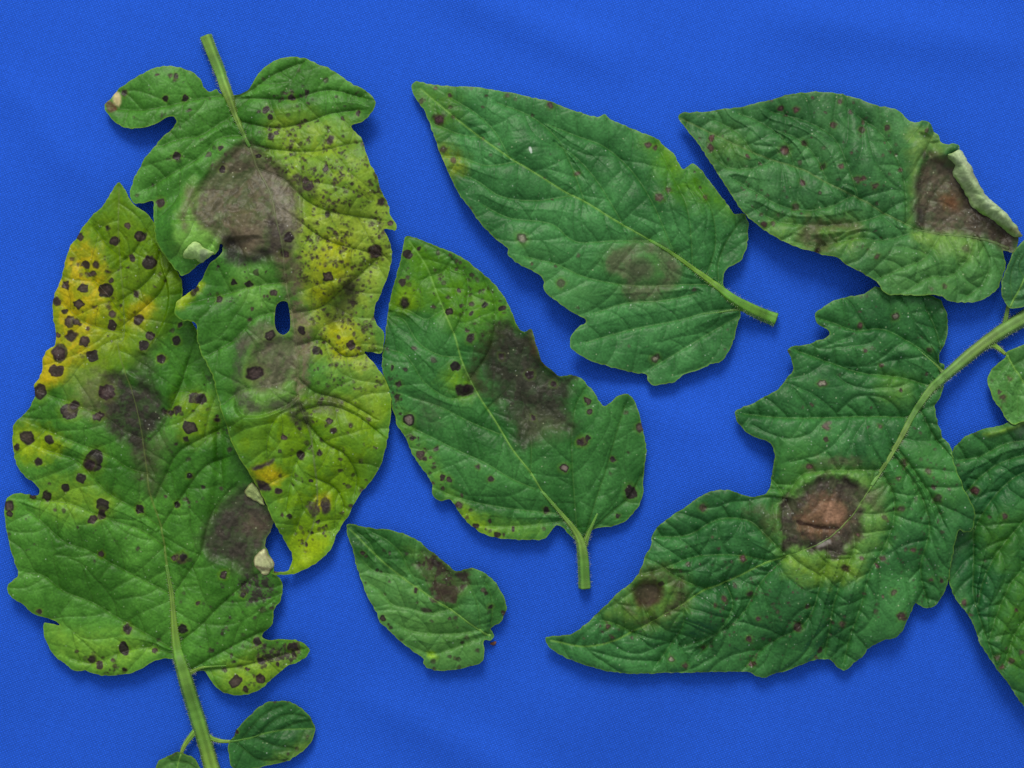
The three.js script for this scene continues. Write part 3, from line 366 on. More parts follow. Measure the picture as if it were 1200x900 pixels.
// ---------------------------------------------------------------- upper left leaf, lying over the one below it
const oA = [330, 300];
const leafA = leaf('blotched yellow green leaf at upper left with a small hole beside its midrib', oA);
const belowA = (x, y) => bB.eAt(x, y) > -6 && x < 335 && y > 300 ? bB.hAt(x, y) + 1.4 : null;
const bA = blade({
  parent: leafA, origin: oA, seed: 21, green: [[0.0459, 0.1431, 0.0249], [0.0867, 0.2279, 0.051]], wave: 9, quilt: 1.15, veinColor: [.13, .17, .07], latColor: [.04, .08, .018], haloAmount: .6, below: belowA,
  outline: [...P.R1([500, 282, 485, 268, 460, 274, 440, 262, 425, 230, 400, 208, 360, 190, 310, 182, 260, 188, 210, 212, 160, 240, 120, 268, 95, 300, 72, 320, 78, 350, 95, 375, 130, 402, 175, 416, 230, 412, 275, 395, 310, 374, 330, 372, 342, 385, 325, 415, 290, 450, 255, 490, 215, 545, 190, 590, 175, 630, 170, 665, 185, 690, 215, 692, 255, 683, 258, 720, 265, 770]),
    ...P.R2([268, 100, 280, 150, 310, 200, 345, 245, 368, 264, 410, 238, 450, 208, 480, 192, 500, 178, 510, 148, 517, 152, 510, 190, 475, 217, 448, 260, 420, 305, 385, 335, 355, 360, 345, 385, 350, 415, 375, 430, 410, 435, 425, 450, 425, 490, 440, 550, 465, 600, 485, 650, 495, 690, 510, 750, 530, 810, 545, 860]),
    ...P.R6([410, 300, 455, 375, 490, 440, 530, 520, 560, 590, 600, 670, 630, 730, 646, 770, 640, 812, 620, 838, 580, 846, 545, 842, 575, 856, 620, 858, 660, 850, 720, 825, 780, 785, 830, 735, 850, 680, 880, 625, 905, 590, 940, 520, 980, 460, 1030, 400, 1065, 340, 1090, 250, 1105, 170, 1115, 90, 1110, 0]),
    ...P.P([455, 452, 449, 440, 437, 424, 427, 412, 437, 413, 447, 414, 450, 402, 450, 391]), ...P.R2([1075, 430, 1073, 380, 1095, 330, 1125, 250, 1138, 180, 1125, 130, 1108, 92]), ...P.R1([1150, 792, 1155, 772, 1130, 735, 1125, 700, 1100, 650, 1085, 600, 1060, 550, 1040, 500, 1025, 455, 985, 408, 1030, 390, 1065, 350, 1078, 325, 1065, 300, 1030, 270, 990, 250, 950, 220, 900, 190, 860, 175, 820, 155, 770, 147, 720, 155, 680, 175, 645, 205, 620, 240, 600, 270, 575, 285, 548, 288])],
  holes: [P.R2([735, 358, 752, 362, 757, 385, 763, 430, 760, 465, 740, 482, 722, 475, 710, 455, 707, 400, 715, 370])],
  midrib: [...P.R6([700, 720, 740, 640, 765, 540, 765, 430, 755, 330, 740, 210, 720, 140, 692, 60]), ...P.R2([788, 700, 790, 640, 785, 520, 768, 400, 747, 290, 740, 200]), ...P.R1([735, 840, 715, 760, 690, 660, 635, 555, 620, 510, 595, 450, 560, 380, 525, 290])], midR: [3.0, .5], midTone: .4,
  laterals: [P.R1([512, 290, 440, 300, 350, 320, 230, 345, 120, 340]), P.R1([590, 440, 500, 450, 430, 520, 330, 580, 230, 640]), P.R1([550, 360, 490, 400, 430, 440, 350, 455, 290, 480]), P.R1([630, 555, 580, 630, 520, 690, 450, 750, 360, 760]), P.R1([540, 298, 650, 300, 760, 305, 900, 270, 1030, 300]), P.R1([572, 385, 700, 410, 820, 390, 900, 360, 1010, 345]), P.R1([548, 300, 610, 270, 690, 215, 790, 170]), P.R1([640, 560, 740, 605, 820, 680, 900, 720, 1080, 750]), P.R1([605, 470, 700, 490, 850, 500, 1000, 470]), P.R1([700, 690, 800, 760, 900, 830, 1090, 880]), P.R1([640, 640, 580, 720, 520, 770, 470, 860]), P.R2([745, 290, 650, 300, 540, 330, 390, 370]), P.R2([770, 400, 870, 380, 960, 310, 1080, 200]), P.R2([785, 520, 880, 500, 960, 560, 1080, 540]), P.R2([790, 640, 850, 690, 950, 720, 1060, 780]), P.R2([765, 390, 640, 420, 560, 500, 460, 560]), P.R2([790, 640, 680, 670, 580, 690, 520, 740]), P.R6([720, 140, 800, 230, 900, 290, 950, 390, 940, 480]), P.R6([745, 240, 670, 330, 640, 440, 620, 560]), P.R6([690, 60, 590, 110, 540, 230, 540, 330]), P.R6([760, 400, 850, 450, 890, 540, 850, 640]), P.R6([700, 80, 820, 60, 940, 100, 1050, 180]), P.R6([765, 480, 700, 560, 660, 660])],
  lift: [[262, 110, 9], [135, 122, 5], [190, 130, 10], [160, 215, 7], [230, 180, 12], [290, 190, 13], [430, 115, 14], [370, 75, 9], [360, 140, 12], [455, 262, 12], [400, 210, 18], [218, 318, 14], [232, 285, 22], [300, 270, 22], [215, 365, 22], [340, 370, 18], [400, 330, 20], [450, 390, 8], [445, 330, 9], [410, 360, 9], [250, 430, 20], [310, 440, 19], [283, 520, 19], [320, 600, 14], [340, 665, 6], [400, 520, 13], [450, 480, 7], [430, 570, 6], [370, 640, 6]],
  folds: [{ p: P.R2([560, 700, 580, 770, 640, 780, 700, 765, 770, 730, 800, 690]), a: 9, w: 22, side: -1 }, { p: P.R2([500, 700, 540, 790, 600, 800]), a: 4, w: 8 }, { p: P.R2([960, 200, 1000, 300, 950, 400, 900, 460]), a: -8, w: 16 }, { p: P.R1([260, 700, 350, 660, 390, 600, 430, 560]), a: -4, w: 8 }, { p: P.R2([350, 60, 360, 130, 370, 260]), a: 5, w: 10 }, { p: P.R2([520, 130, 600, 210, 700, 190]), a: -8, w: 12 }, { p: P.R1([840, 660, 850, 760, 830, 850]), a: -5, w: 8 }, { p: P.R1([590, 720, 600, 830]), a: 7, w: 16 }, { p: P.R2([840, 20, 840, 160, 830, 300]), a: 4, w: 10 }],
  tints: [{ p: P.R1([700, 400, 900, 400, 1030, 450, 1160, 780, 1130, 960, 900, 1000, 780, 880, 720, 620]), c: [.21, .295, .05], o: .8, f: 18, w: 16, m: .35, s: 18 }, { p: P.R2([780, 60, 1100, 0, 1140, 160, 1070, 380, 1100, 540, 1120, 700, 960, 640, 840, 560, 800, 300]), c: [.215, .285, .055], o: .8, f: 14, w: 14, m: .4, s: 16 }, { p: P.R2([880, 150, 960, 120, 960, 280, 880, 360, 830, 300]), c: [.29, .31, .035], o: .7, f: 10, w: 10, m: .4 }, { p: P.R2([900, 440, 1000, 460, 1020, 560, 940, 570, 900, 520]), c: [.33, .32, .03], o: .6, f: 8, w: 8, m: .35 }, { p: P.R6([560, 60, 1100, 0, 1100, 220, 1000, 430, 850, 680, 650, 850, 600, 640, 470, 380, 380, 200]), c: [.145, .25, .028], o: .85, f: 14, w: 12, m: .35, s: 20 }, { p: P.R6([470, 370, 560, 330, 600, 380, 560, 430, 510, 430]), c: COL.yellow, o: .95, f: 6, w: 6, m: .2 }, { p: P.R6([640, 730, 760, 660, 830, 700, 720, 820, 640, 850]), c: [.27, .36, .03], o: .8, f: 12, w: 8 }, { p: P.R6([760, 490, 820, 490, 810, 540, 760, 530]), c: COL.yellow, o: .8, f: 5, w: 4 }, { p: P.R6([820, 40, 1050, 0, 1080, 100, 940, 160, 860, 130]), c: [.19, .27, .05], o: .6, f: 12, w: 12 },
    { p: P.R1([400, 620, 350, 760, 360, 880, 520, 860, 480, 760, 470, 650]), c: [.17, .33, .08], o: .85, f: 8, w: 8, m: .2 }, { p: P.R2([345, 345, 420, 290, 440, 300, 400, 350, 360, 390]), c: [.26, .32, .02], o: .9, f: 5, w: 4, m: .1 }, { p: P.R2([560, 240, 640, 220, 720, 300, 660, 400, 580, 360]), c: [.14, .29, .07], o: .7, f: 10, w: 10 }, { p: P.R2([650, 470, 600, 560, 560, 700, 600, 760, 760, 740, 780, 480]), c: [.13, .25, .06], o: .8, f: 8, w: 8, m: .1 }],
  speckle: [{ p: P.R1([580, 300, 1000, 260, 1060, 330, 960, 400, 700, 430]), n: 24, r: [1, 2.8] }, { p: P.R1([640, 430, 1000, 420, 1140, 760, 1110, 900, 850, 900, 760, 700]), n: 420, r: [.7, 2.8], t: .38 }, { p: P.R2([800, 150, 1130, 100, 1060, 360, 1100, 540, 1110, 660, 880, 680, 800, 500]), n: 360, r: [.7, 2.6], t: .38 }, { p: P.R6([640, 60, 1090, 20, 1080, 240, 900, 580, 700, 740, 600, 620, 560, 380]), n: 60, r: [1, 3.2] }, { p: P.R2([440, 230, 760, 200, 760, 360, 520, 520, 460, 420]), n: 22, r: [.9, 2.6] }, { p: P.R1([150, 200, 460, 300, 560, 500, 300, 700, 200, 620]), n: 20, r: [.9, 2.6] }],
  patches: [{ p: P.R1([590, 455, 640, 480, 720, 560, 790, 660, 800, 800, 760, 900, 680, 900, 600, 880, 500, 830, 440, 790, 400, 720, 420, 640, 480, 560, 540, 500]), c: [.105, .086, .058], o: .92, f: 4, w: 7, m: .22, s: 12, name: 'lesion', label: 'large grey brown papery blotch round the midrib', b: 1 }, { p: P.R1([580, 720, 620, 740, 640, 830, 600, 880, 560, 800]), c: [.15, .112, .075], o: .7, f: 8, w: 6, m: .2 }, { p: P.R1([640, 580, 740, 620, 770, 760, 760, 860, 720, 800, 700, 700]), c: [.21, .19, .165], o: .5, f: 8, w: 8, m: .5, s: 6 }, { p: P.R2([520, 120, 560, 130, 600, 190, 700, 170, 690, 200, 600, 225, 530, 215]), c: [.028, .024, .02], o: .9, f: 5, w: 5, m: .2 }, { p: P.R2([690, 60, 760, 100, 770, 200, 740, 200, 700, 160]), c: [.04, .03, .028], o: .8, f: 4, w: 6, m: .4 }, { p: P.R1([380, 640, 410, 620, 420, 660, 390, 740, 400, 800, 370, 790]), c: [.11, .085, .06], o: .7, f: 4, w: 7, m: .4 }, { p: P.R2([720, 200, 790, 200, 800, 340, 760, 350, 740, 290]), c: [.13, .10, .07], o: .7, f: 5, w: 7, m: .4 }, { p: P.R2([770, 350, 830, 400, 830, 640, 790, 740, 770, 640, 766, 460]), c: [.16, .12, .085], o: .75, f: 4, w: 7, m: .4 },
    { p: P.R2([650, 520, 700, 500, 780, 500, 775, 620, 740, 670, 660, 690, 610, 650, 620, 570]), c: [.11, .098, .068], o: .88, f: 4, w: 6, m: .2, name: 'lesion', label: 'grey round blotch in ring below the hole', b: 1 }, { p: P.R2([580, 480, 610, 500, 590, 600, 600, 690, 640, 735, 760, 715, 790, 740, 700, 760, 610, 765, 570, 720, 565, 600]), c: [.07, .058, .05], o: .75, f: 4, w: 6, m: .3, s: 7 }, { p: P.R2([640, 430, 700, 440, 720, 520, 640, 520, 590, 520]), c: [.12, .10, .075], o: .6, f: 5, w: 8, m: .3 }, { p: P.R2([960, 290, 1010, 280, 1010, 350, 960, 420, 900, 440, 920, 370]), c: [.045, .04, .025], o: .85, f: 6, w: 10, m: .4 }, { p: P.R2([830, 700, 960, 720, 900, 780, 830, 760]), c: [.06, .05, .04], o: .6, f: 6, w: 9, m: .5 }, { p: P.R6([640, 60, 700, 40, 740, 140, 690, 180, 640, 120]), c: [.05, .04, .035], o: .75, f: 5, w: 9, m: .5 }, { p: P.R1([75, 310, 115, 330, 120, 345, 85, 348]), c: [.11, .055, .03], o: .95, f: 2, w: 2, m: .2 }, { p: P.R1([108, 275, 128, 285, 126, 335, 108, 320]), c: [.42, .36, .2], o: .95, f: 2, w: 2, m: .2 }, { p: P.R1([785, 590, 850, 620, 860, 660, 800, 650]), c: [.05, .036, .033], o: .85, f: 3, w: 8, m: .4 }, { p: P.R6([470, 345, 520, 330, 580, 300, 570, 330, 520, 355, 475, 365]), c: [.06, .045, .04], f: 2, w: 3, m: .1 }, { p: P.R6([480, 400, 540, 420, 560, 460, 500, 450]), c: [.035, .024, .024], f: 2, w: 4, m: .2 }, { p: P.R6([725, 510, 760, 510, 770, 560, 740, 575]), c: [.06, .045, .035], f: 2, w: 6, m: .3 }, { p: P.R6([790, 500, 815, 500, 825, 550, 800, 570]), c: [.045, .035, .03], f: 2, w: 4, m: .2 }],
  spots: [...S.R1([765, 300, 15, 145, 283, 12, 300, 302, 11, 372, 303, 14, 338, 222, 11, 318, 220, 9, 270, 216, 8, 345, 517, 14, 350, 535, 10, 510, 565, 14, 460, 512, 10, 285, 690, 18, 505, 487, 12, 480, 485, 9, 255, 622, 8, 195, 662, 9, 690, 445, 18, 710, 432, 14, 672, 345, 12, 688, 372, 11, 755, 365, 8, 640, 515, 13, 675, 492, 9, 895, 568, 16, 1098, 690, 15, 1130, 768, 11, 830, 630, 22, 820, 610, 14, 900, 735, 16, 1075, 870, 26, 760, 820, 24, 745, 880, 18, 910, 460, 14, 790, 200, 9, 890, 235, 10, 1010, 360, 12, 930, 298, 9, 820, 278, 7, 955, 380, 10, 660, 230, 7]), ...S.R2([613, 298, 15, 905, 270, 21, 705, 328, 14, 690, 485, 18, 632, 623, 28, 505, 350, 14, 560, 290, 13, 805, 465, 16, 615, 425, 9, 860, 540, 16, 875, 545, 12, 985, 520, 18, 905, 800, 16, 922, 835, 12, 985, 815, 9, 640, 255, 10, 420, 315, 12, 410, 328, 9]), ...S.R6([850, 178, 18, 780, 282, 18, 692, 292, 18, 620, 210, 16, 590, 460, 15, 640, 575, 14, 605, 572, 12, 770, 607, 14, 740, 658, 13, 715, 715, 14, 880, 312, 11, 935, 387, 9, 912, 440, 11, 972, 458, 10, 740, 412, 14, 928, 152, 11, 914, 188, 8, 688, 635, 10, 795, 660, 8, 600, 275, 10, 595, 388, 9, 865, 85, 8, 720, 235, 11, 710, 745, 9])],
});
blade({ parent: leafA, origin: oA, seed: 22, name: 'curled_margin', label: 'pale puckered fold of the torn left edge', green: [[.18, .31, .09], [.33, .46, .20]], outline: P.C8([288, 622, 340, 525, 420, 458, 480, 470, 520, 520, 570, 540, 620, 560, 650, 575, 600, 620, 540, 665, 490, 685, 440, 660, 340, 645]), base: (x, y) => bA.hAt(x, y) + 1, dome: [16, 5], wave: 6, curl: 0, lump: .1, quilt: 0, dust: 0, rim: .2, thick: .8, patches: [{ p: P.C8([500, 560, 570, 560, 560, 650, 500, 680]), c: [.13, .13, .13], o: .5, f: 2, w: 3 }] });
stalk(leafA, oA, P.R1([608, 480, 580, 420, 556, 365, 532, 300, 512, 250, 495, 200, 470, 140, 441, 66]).map(([x, y], i) => [x, y, 8.6, [1.8, 2.6, 3.8, 5.8, 6.3, 6.6, 7, 7.2][i]]), 6, 7, 'petiole', [.125, .235, .06], bA);
stalk(leafA, oA, P.R6([620, 852, 570, 850, 530, 834, 500, 822, 468, 826]).map(([x, y], i) => [x, y, [7, 13, 17, 18, 18][i]]), 1.8, .9, 'leaf_tip', [.13, .11, .05]);

// ---------------------------------------------------------------- upper middle leaf
const oC = [680, 270];
const leafC = leaf('broad clean green leaf at top centre with one faint ringed blotch, stalk to lower right', oC);
const bC = blade({
  parent: leafC, origin: oC, seed: 31, softSpots: true, sink: .2, green: [[0.0347, 0.1251, 0.0363], [0.0673, 0.2014, 0.0658]], quilt: 1.05, wave: 5,
  outline: [...P.S1([32, 52, 45, 40, 90, 48, 150, 55, 230, 60, 320, 72, 400, 90, 450, 100, 500, 120, 560, 140, 600, 149, 622, 141, 640, 155, 680, 175, 730, 195, 780, 215, 810, 240, 835, 265, 850, 295, 862, 309, 875, 300, 890, 292, 910, 305, 940, 340, 970, 385, 1000, 420, 1020, 446, 1045, 445, 1060, 470, 1060, 510, 1055, 550, 1035, 590, 1000, 610, 985, 630, 985, 660, 1010, 700, 1038, 745, 1025, 790, 1018, 830, 1000, 870, 975, 900]), ...P.P([838, 425, 820, 433, 800, 440]), ...P.S2([1200, 625, 1150, 635, 1115, 637, 1095, 615, 1095, 597, 1040, 590, 960, 570, 880, 545, 830, 520, 795, 495, 790, 470, 800, 440, 830, 410, 856, 388, 800, 355, 750, 320, 700, 280, 687, 252, 691, 235, 680, 215, 640, 190, 590, 165, 555, 138]), ...P.S1([325, 572, 326, 555, 290, 525, 245, 480, 210, 430, 180, 390, 150, 330, 120, 260, 95, 190, 70, 130, 45, 90])],
  midrib: P.S1([60, 62, 150, 140, 240, 210, 330, 275, 420, 330, 500, 380, 560, 410, 640, 460, 720, 505, 800, 550, 880, 605, 940, 650, 1000, 695]), midR: [2.4, .5], midTone: .5,
  laterals: [P.S1([520, 392, 400, 408, 300, 392, 230, 345, 170, 320]), P.S1([760, 530, 650, 530, 530, 532, 460, 480, 330, 460, 250, 420]), P.S1([350, 290, 260, 300, 190, 275, 130, 270]), P.S1([240, 213, 170, 200, 100, 170]), P.S1([960, 662, 880, 662, 700, 665, 560, 640, 470, 600, 380, 580]), P.S1([1040, 735, 940, 745, 850, 770, 700, 800, 560, 840]), P.S1([1030, 760, 960, 800, 860, 860, 760, 920]), P.S1([900, 690, 800, 710, 680, 720, 590, 750]), P.S1([972, 665, 968, 600, 1000, 520, 1040, 465]), P.S1([890, 610, 885, 520, 870, 420, 820, 310, 780, 230]), P.S1([835, 570, 760, 400, 700, 310, 620, 240, 530, 205, 440, 170]), P.S1([560, 410, 520, 300, 480, 220, 400, 150, 290, 105]), P.S1([330, 275, 290, 200, 230, 140, 150, 90]), P.S1([680, 485, 600, 350, 540, 280, 470, 230]), P.S1([930, 645, 960, 540, 950, 440, 900, 350])],
  lift: [[484, 100, 5], [540, 150, 9], [520, 200, 8], [600, 200, 13], [560, 260, 12], [600, 310, 15], [640, 340, 14], [700, 290, 14], [680, 405, 13], [770, 445, 6], [740, 400, 10], [700, 140, 6], [640, 110, 5], [800, 200, 7], [870, 270, 6], [850, 350, 10], [780, 260, 12], [850, 400, 6]],
  tints: [{ p: P.S1([740, 200, 830, 260, 860, 320, 900, 300, 1010, 440, 940, 420, 830, 380]), c: [.10, .24, .022], o: .6, f: 14, w: 10 }, { p: P.S1([100, 230, 150, 330, 200, 300, 170, 260]), c: [.24, .27, .03], o: .6, f: 8, w: 6, m: .4 }, { p: P.S1([40, 50, 110, 200, 180, 160, 160, 60]), c: [.09, .20, .03], o: .6, f: 12, w: 8 }, { p: P.S1([330, 540, 440, 670, 540, 740, 640, 700, 500, 600]), c: [.085, .22, .07], o: .5, f: 16, w: 10 }, { p: P.S1([600, 600, 660, 540, 720, 525, 800, 540, 850, 590, 850, 655, 800, 700, 720, 715, 670, 695, 640, 640]), c: [.085, .18, .05], o: .5, f: 10, w: 6, m: .1 }, { p: P.S1([795, 230, 830, 260, 855, 305, 845, 320, 800, 260]), c: [.13, .25, .03], o: .6, f: 6, w: 4 }],
  patches: [{ p: P.S1([620, 605, 665, 555, 720, 537, 800, 550, 842, 590, 845, 650, 800, 690, 720, 708, 682, 690, 690, 665, 740, 660, 790, 650, 800, 610, 770, 575, 720, 575, 690, 600, 680, 640]), c: [.105, .103, .064], o: .72, f: 3, w: 6, m: .3, name: 'lesion', label: 'faint grey brown ring', b: .5 }, { p: P.S1([692, 605, 740, 585, 768, 605, 760, 640, 720, 660, 685, 668, 692, 635]), c: [.080, .076, .050], o: .75, f: 3, w: 4, m: .1, name: 'lesion', label: 'grey centre of the ringed blotch', b: .6 }, { p: P.S1([390, 245, 396, 244, 400, 263, 396, 264]), c: [.6, .62, .6], f: .5, w: .3, m: 0, o: .45 }, { p: P.S1([100, 150, 135, 140, 128, 172, 105, 175]), c: COL.dark, f: 2, w: 4, m: .2 }],
  spots: S.S1([455, 112, 14, 755, 235, 11, 777, 243, 10, 815, 373, 13, 788, 398, 14, 930, 395, 10, 915, 365, 6, 898, 318, 5, 130, 252, 13, 160, 283, 12, 488, 658, 14, 537, 323, 9, 118, 158, 14, 60, 100, 12, 72, 98, 8, 150, 85, 9, 150, 120, 8, 105, 60, 8, 260, 85, 7, 325, 82, 10, 250, 120, 6, 402, 145, 6, 212, 430, 7, 250, 215, 8, 300, 235, 6, 275, 270, 7, 470, 607, 7, 400, 600, 6, 540, 577, 8, 455, 268, 5, 462, 405, 6, 437, 338, 5, 695, 850, 8, 990, 860, 7, 1000, 800, 5, 895, 678, 8, 540, 735, 6, 700, 590, 5, 215, 65, 6, 160, 150, 7, 350, 95, 5]), paleSpots: S.S1([370, 523, 19, 777, 888, 14]),
});
stalk(leafC, oC, P.S1([760, 528, 830, 570, 900, 620, 955, 660, 1010, 703, 1060, 732, 1105, 752, 1148, 768]).map(([x, y], i) => [x, y, 8.6, [1.8, 2.5, 3.3, 4.4, 5.8, 7, 7.6, 8][i]]), 5.4, 8, 'petiole', [.11, .24, .05], bC);
stalk(leafC, oC, P.S1([920, 752, 960, 748, 1000, 742, 1036, 738, 1066, 740]).map(([x, y], i) => [x, y, 9, [.4, .7, 1.2, 2.2, 3][i]]), 3.6, 1.2, 'petiolule', [.08, .19, .045], bC);

// ---------------------------------------------------------------- centre leaf
const oF = [600, 470];
const leafF = leaf('green leaf in the centre with a dark dead bay in its right edge', oF);
const bF = blade({
  parent: leafF, origin: oF, seed: 41, green: [[0.0306, 0.1145, 0.0272], [0.0612, 0.1855, 0.0522]], quilt: .9, wave: 5,
  outline: [...P.S2([150, 62, 165, 55, 200, 65, 260, 90, 320, 115, 380, 145, 430, 185, 480, 225, 520, 270, 545, 310, 565, 350, 580, 390, 600, 425, 620, 430, 640, 418, 650, 445, 665, 490, 680, 540, 710, 570, 750, 600, 790, 598, 815, 600, 850, 625, 880, 660, 905, 695, 925, 721, 950, 705, 980, 680, 1010, 670, 1035, 685, 1055, 730, 1070, 780]), ...P.S3([1085, 150, 1092, 190, 1080, 300, 1078, 370, 1050, 430, 1010, 470, 960, 490, 910, 495, 875, 510, 855, 545, 825, 550, 790, 520, 762, 490, 740, 488, 720, 510, 690, 540, 630, 542, 560, 540, 490, 530, 440, 510, 400, 480, 370, 450, 345, 410, 320, 384, 290, 390, 265, 380, 255, 360, 255, 330, 235, 290, 200, 240, 170, 190, 150, 140, 120, 100, 110, 60]), ...P.S2([100, 730, 95, 700, 75, 640, 62, 580, 62, 520, 70, 460, 75, 400, 85, 330, 105, 250, 120, 190, 135, 130, 143, 90])],
  midrib: [...P.S2([165, 75, 230, 170, 270, 270, 320, 390, 345, 450, 370, 540, 410, 630, 450, 700, 500, 775]), ...P.S3([570, 190, 640, 280, 690, 360, 750, 430, 810, 500, 840, 545])], midR: [2.4, .5], midTone: .5,
  laterals: [P.S2([340, 435, 380, 350, 395, 260, 380, 200, 330, 180]), P.S2([300, 345, 230, 380, 170, 350, 110, 330]), P.S2([365, 530, 280, 520, 200, 470, 140, 380, 100, 370]), P.S2([430, 665, 330, 690, 230, 630, 150, 520, 90, 500]), P.S2([400, 620, 480, 500, 500, 400, 495, 300, 460, 230]), P.S2([245, 210, 300, 190, 330, 150]), P.S2([470, 730, 560, 640, 600, 540, 620, 460]), P.S3([660, 345, 560, 300, 460, 240, 350, 190, 230, 130, 130, 80]), P.S3([745, 440, 640, 430, 500, 410, 380, 385, 280, 350]), P.S3([770, 470, 690, 480, 580, 490, 460, 490]), P.S3([822, 525, 812, 400, 802, 250, 800, 120, 815, 20, 850, -50]), P.S3([850, 540, 890, 400, 940, 250, 975, 120, 1010, 10]), P.S3([862, 520, 950, 440, 1030, 370, 1070, 290]), P.S3([640, 280, 640, 150, 620, 50, 600, -50]), P.S3([520, 130, 400, 80, 280, 20, 160, -20])],
  lift: [[478, 280, 6], [560, 310, 8], [455, 380, 5], [455, 480, 6], [540, 400, 13], [500, 440, 12], [600, 385, 9], [625, 390, 13], [655, 440, 8], [740, 470, 5], [757, 530, 5], [700, 500, 10], [600, 540, 13], [520, 580, 9], [510, 590, 6], [560, 620, 7], [630, 630, 7], [680, 600, 9], [740, 600, 5]],
  folds: [{ p: P.S2([500, 420, 560, 460, 600, 560, 640, 650, 720, 720]), a: 4, w: 12 }, { p: P.S2([640, 425, 670, 520, 740, 600]), a: 5, w: 6 }],
  tints: [{ p: P.S2([140, 70, 200, 70, 420, 190, 560, 350, 560, 390, 440, 440, 330, 400, 220, 330, 100, 340, 110, 220]), c: [.085, .205, .018], o: .8, f: 16, w: 12, m: .25, s: 18 }, { p: P.S2([120, 270, 100, 330, 180, 340, 200, 300, 170, 250]), c: [.17, .28, .02], o: .7, f: 8, w: 6, m: .1 }, { p: P.S2([380, 680, 300, 620, 360, 580, 420, 640]), c: [.16, .28, .02], o: .6, f: 10, w: 8 }, { p: P.S3([120, 40, 110, 70, 200, 230, 250, 320, 340, 400, 440, 520, 640, 540, 700, 500, 400, 420, 240, 200]), c: [.13, .27, .05], o: .65, f: 8, w: 8, m: .3 }, { p: P.S3([380, 420, 370, 450, 440, 510, 520, 540, 480, 490]), c: [.24, .36, .04], o: .6, f: 6, w: 4 }],
  patches: [{ p: P.S2([510, 415, 560, 392, 600, 430, 645, 430, 668, 500, 690, 550, 750, 605, 815, 603, 800, 650, 775, 690, 800, 760, 795, 830, 720, 810, 660, 850, 600, 870, 580, 800, 520, 700, 480, 620, 460, 560, 480, 480]), c: [.036, .032, .022], o: .93, f: 5, w: 9, m: .18, s: 10, name: 'lesion', label: 'black brown dead patch reaching the notched right edge', b: 1.2 }, { p: P.S2([395, 530, 415, 515, 440, 600, 480, 620, 500, 700, 440, 670, 400, 620]), c: [.05, .045, .026], o: .75, f: 5, w: 8, m: .3 }, { p: P.S2([600, 760, 700, 740, 780, 780, 760, 830, 620, 850]), c: [.085, .11, .05], o: .55, f: 8, w: 9, m: .4 }, { p: P.S2([570, 540, 620, 560, 660, 640, 640, 680, 580, 620]), c: [.075, .075, .055], o: .5, f: 10, w: 9 }, { p: P.S2([640, 430, 670, 520, 700, 560, 690, 565, 655, 520, 632, 440]), c: [.11, .07, .04], o: .6, f: 3, w: 3 }, { p: P.S2([348, 640, 390, 632, 418, 650, 400, 675, 350, 672]), c: COL.dark, f: 1.5, w: 3, m: .1, name: 'brown_spot' }, { p: P.S2([210, 700, 290, 720, 280, 790, 220, 800]), c: [.075, .10, .055], o: .45, f: 8, w: 10, m: .5, s: 6 }, { p: P.S2([480, 400, 540, 390, 520, 460, 440, 560, 420, 520]), c: [.04, .05, .018], o: .7, f: 5, w: 10, m: .5, s: 5 }],
  speckle: [{ p: P.S2([140, 80, 420, 190, 560, 380, 400, 470, 280, 340, 110, 320]), n: 40, r: [.8, 2.2] }, { p: P.S2([70, 480, 160, 560, 160, 830, 100, 700]), n: 16, r: [.9, 2.4] }, { p: P.S3([150, 120, 260, 200, 320, 380, 440, 500, 640, 500, 640, 535, 440, 505, 340, 410, 240, 290]), n: 22, r: [1, 2.6] }],
  spots: [...S.S2([148, 317, 22, 205, 103, 11, 160, 125, 17, 140, 236, 15, 165, 245, 10, 160, 218, 9, 360, 270, 13, 322, 350, 17, 265, 188, 8, 277, 120, 9, 350, 152, 8, 365, 160, 7, 325, 130, 6, 300, 240, 9, 283, 220, 7, 318, 297, 8, 410, 322, 12, 460, 325, 14, 405, 283, 9, 430, 227, 9, 410, 207, 10, 440, 272, 9, 475, 260, 10, 527, 338, 14, 262, 333, 9, 423, 397, 9, 410, 357, 11, 405, 455, 17, 345, 565, 22, 262, 540, 10, 187, 495, 9, 102, 570, 12, 153, 578, 10, 125, 635, 15, 120, 685, 13, 525, 525, 14, 635, 598, 18, 650, 765, 14, 860, 700, 17, 868, 742, 13, 840, 858, 20, 860, 845, 11, 730, 632, 15, 180, 845, 12, 460, 203, 7, 520, 310, 6, 535, 355, 8]), ...S.S3([270, 187, 14, 210, 210, 18, 225, 226, 12, 833, 160, 16, 1065, 105, 17, 1010, 45, 10, 962, 228, 12, 1030, 357, 25, 980, 450, 12, 950, 283, 9, 1022, 200, 8, 435, 257, 11, 483, 302, 12, 295, 297, 14, 322, 308, 13, 263, 258, 8, 258, 320, 7, 295, 340, 7, 360, 405, 14, 345, 412, 9, 405, 425, 8, 425, 490, 14, 390, 455, 9, 510, 522, 14, 570, 500, 12, 700, 427, 12, 690, 500, 9, 480, 470, 9, 463, 500, 7, 370, 367, 9, 535, 520, 7])], paleSpots: [...S.S2([165, 773, 23]), ...S.S3([770, 262, 21])],
});
stalk(leafF, oF, P.S3([690, 360, 750, 430, 800, 490, 832, 545, 844, 600, 850, 680, 853, 735]).map(([x, y], i) => [x, y, 8, [1.8, 2.4, 3.3, 5.2, 6.8, 7, 7.2][i]]), 4.6, 7.2, 'petiole', [.12, .24, .06], bF);
stalk(leafF, oF, P.S3([900, 440, 878, 490, 862, 530, 850, 570]).map(([x, y], i) => [x, y, 9, [1, 2, 3, 4][i]]), 3.2, 4.5, 'petiolule', [.12, .24, .06], bF);

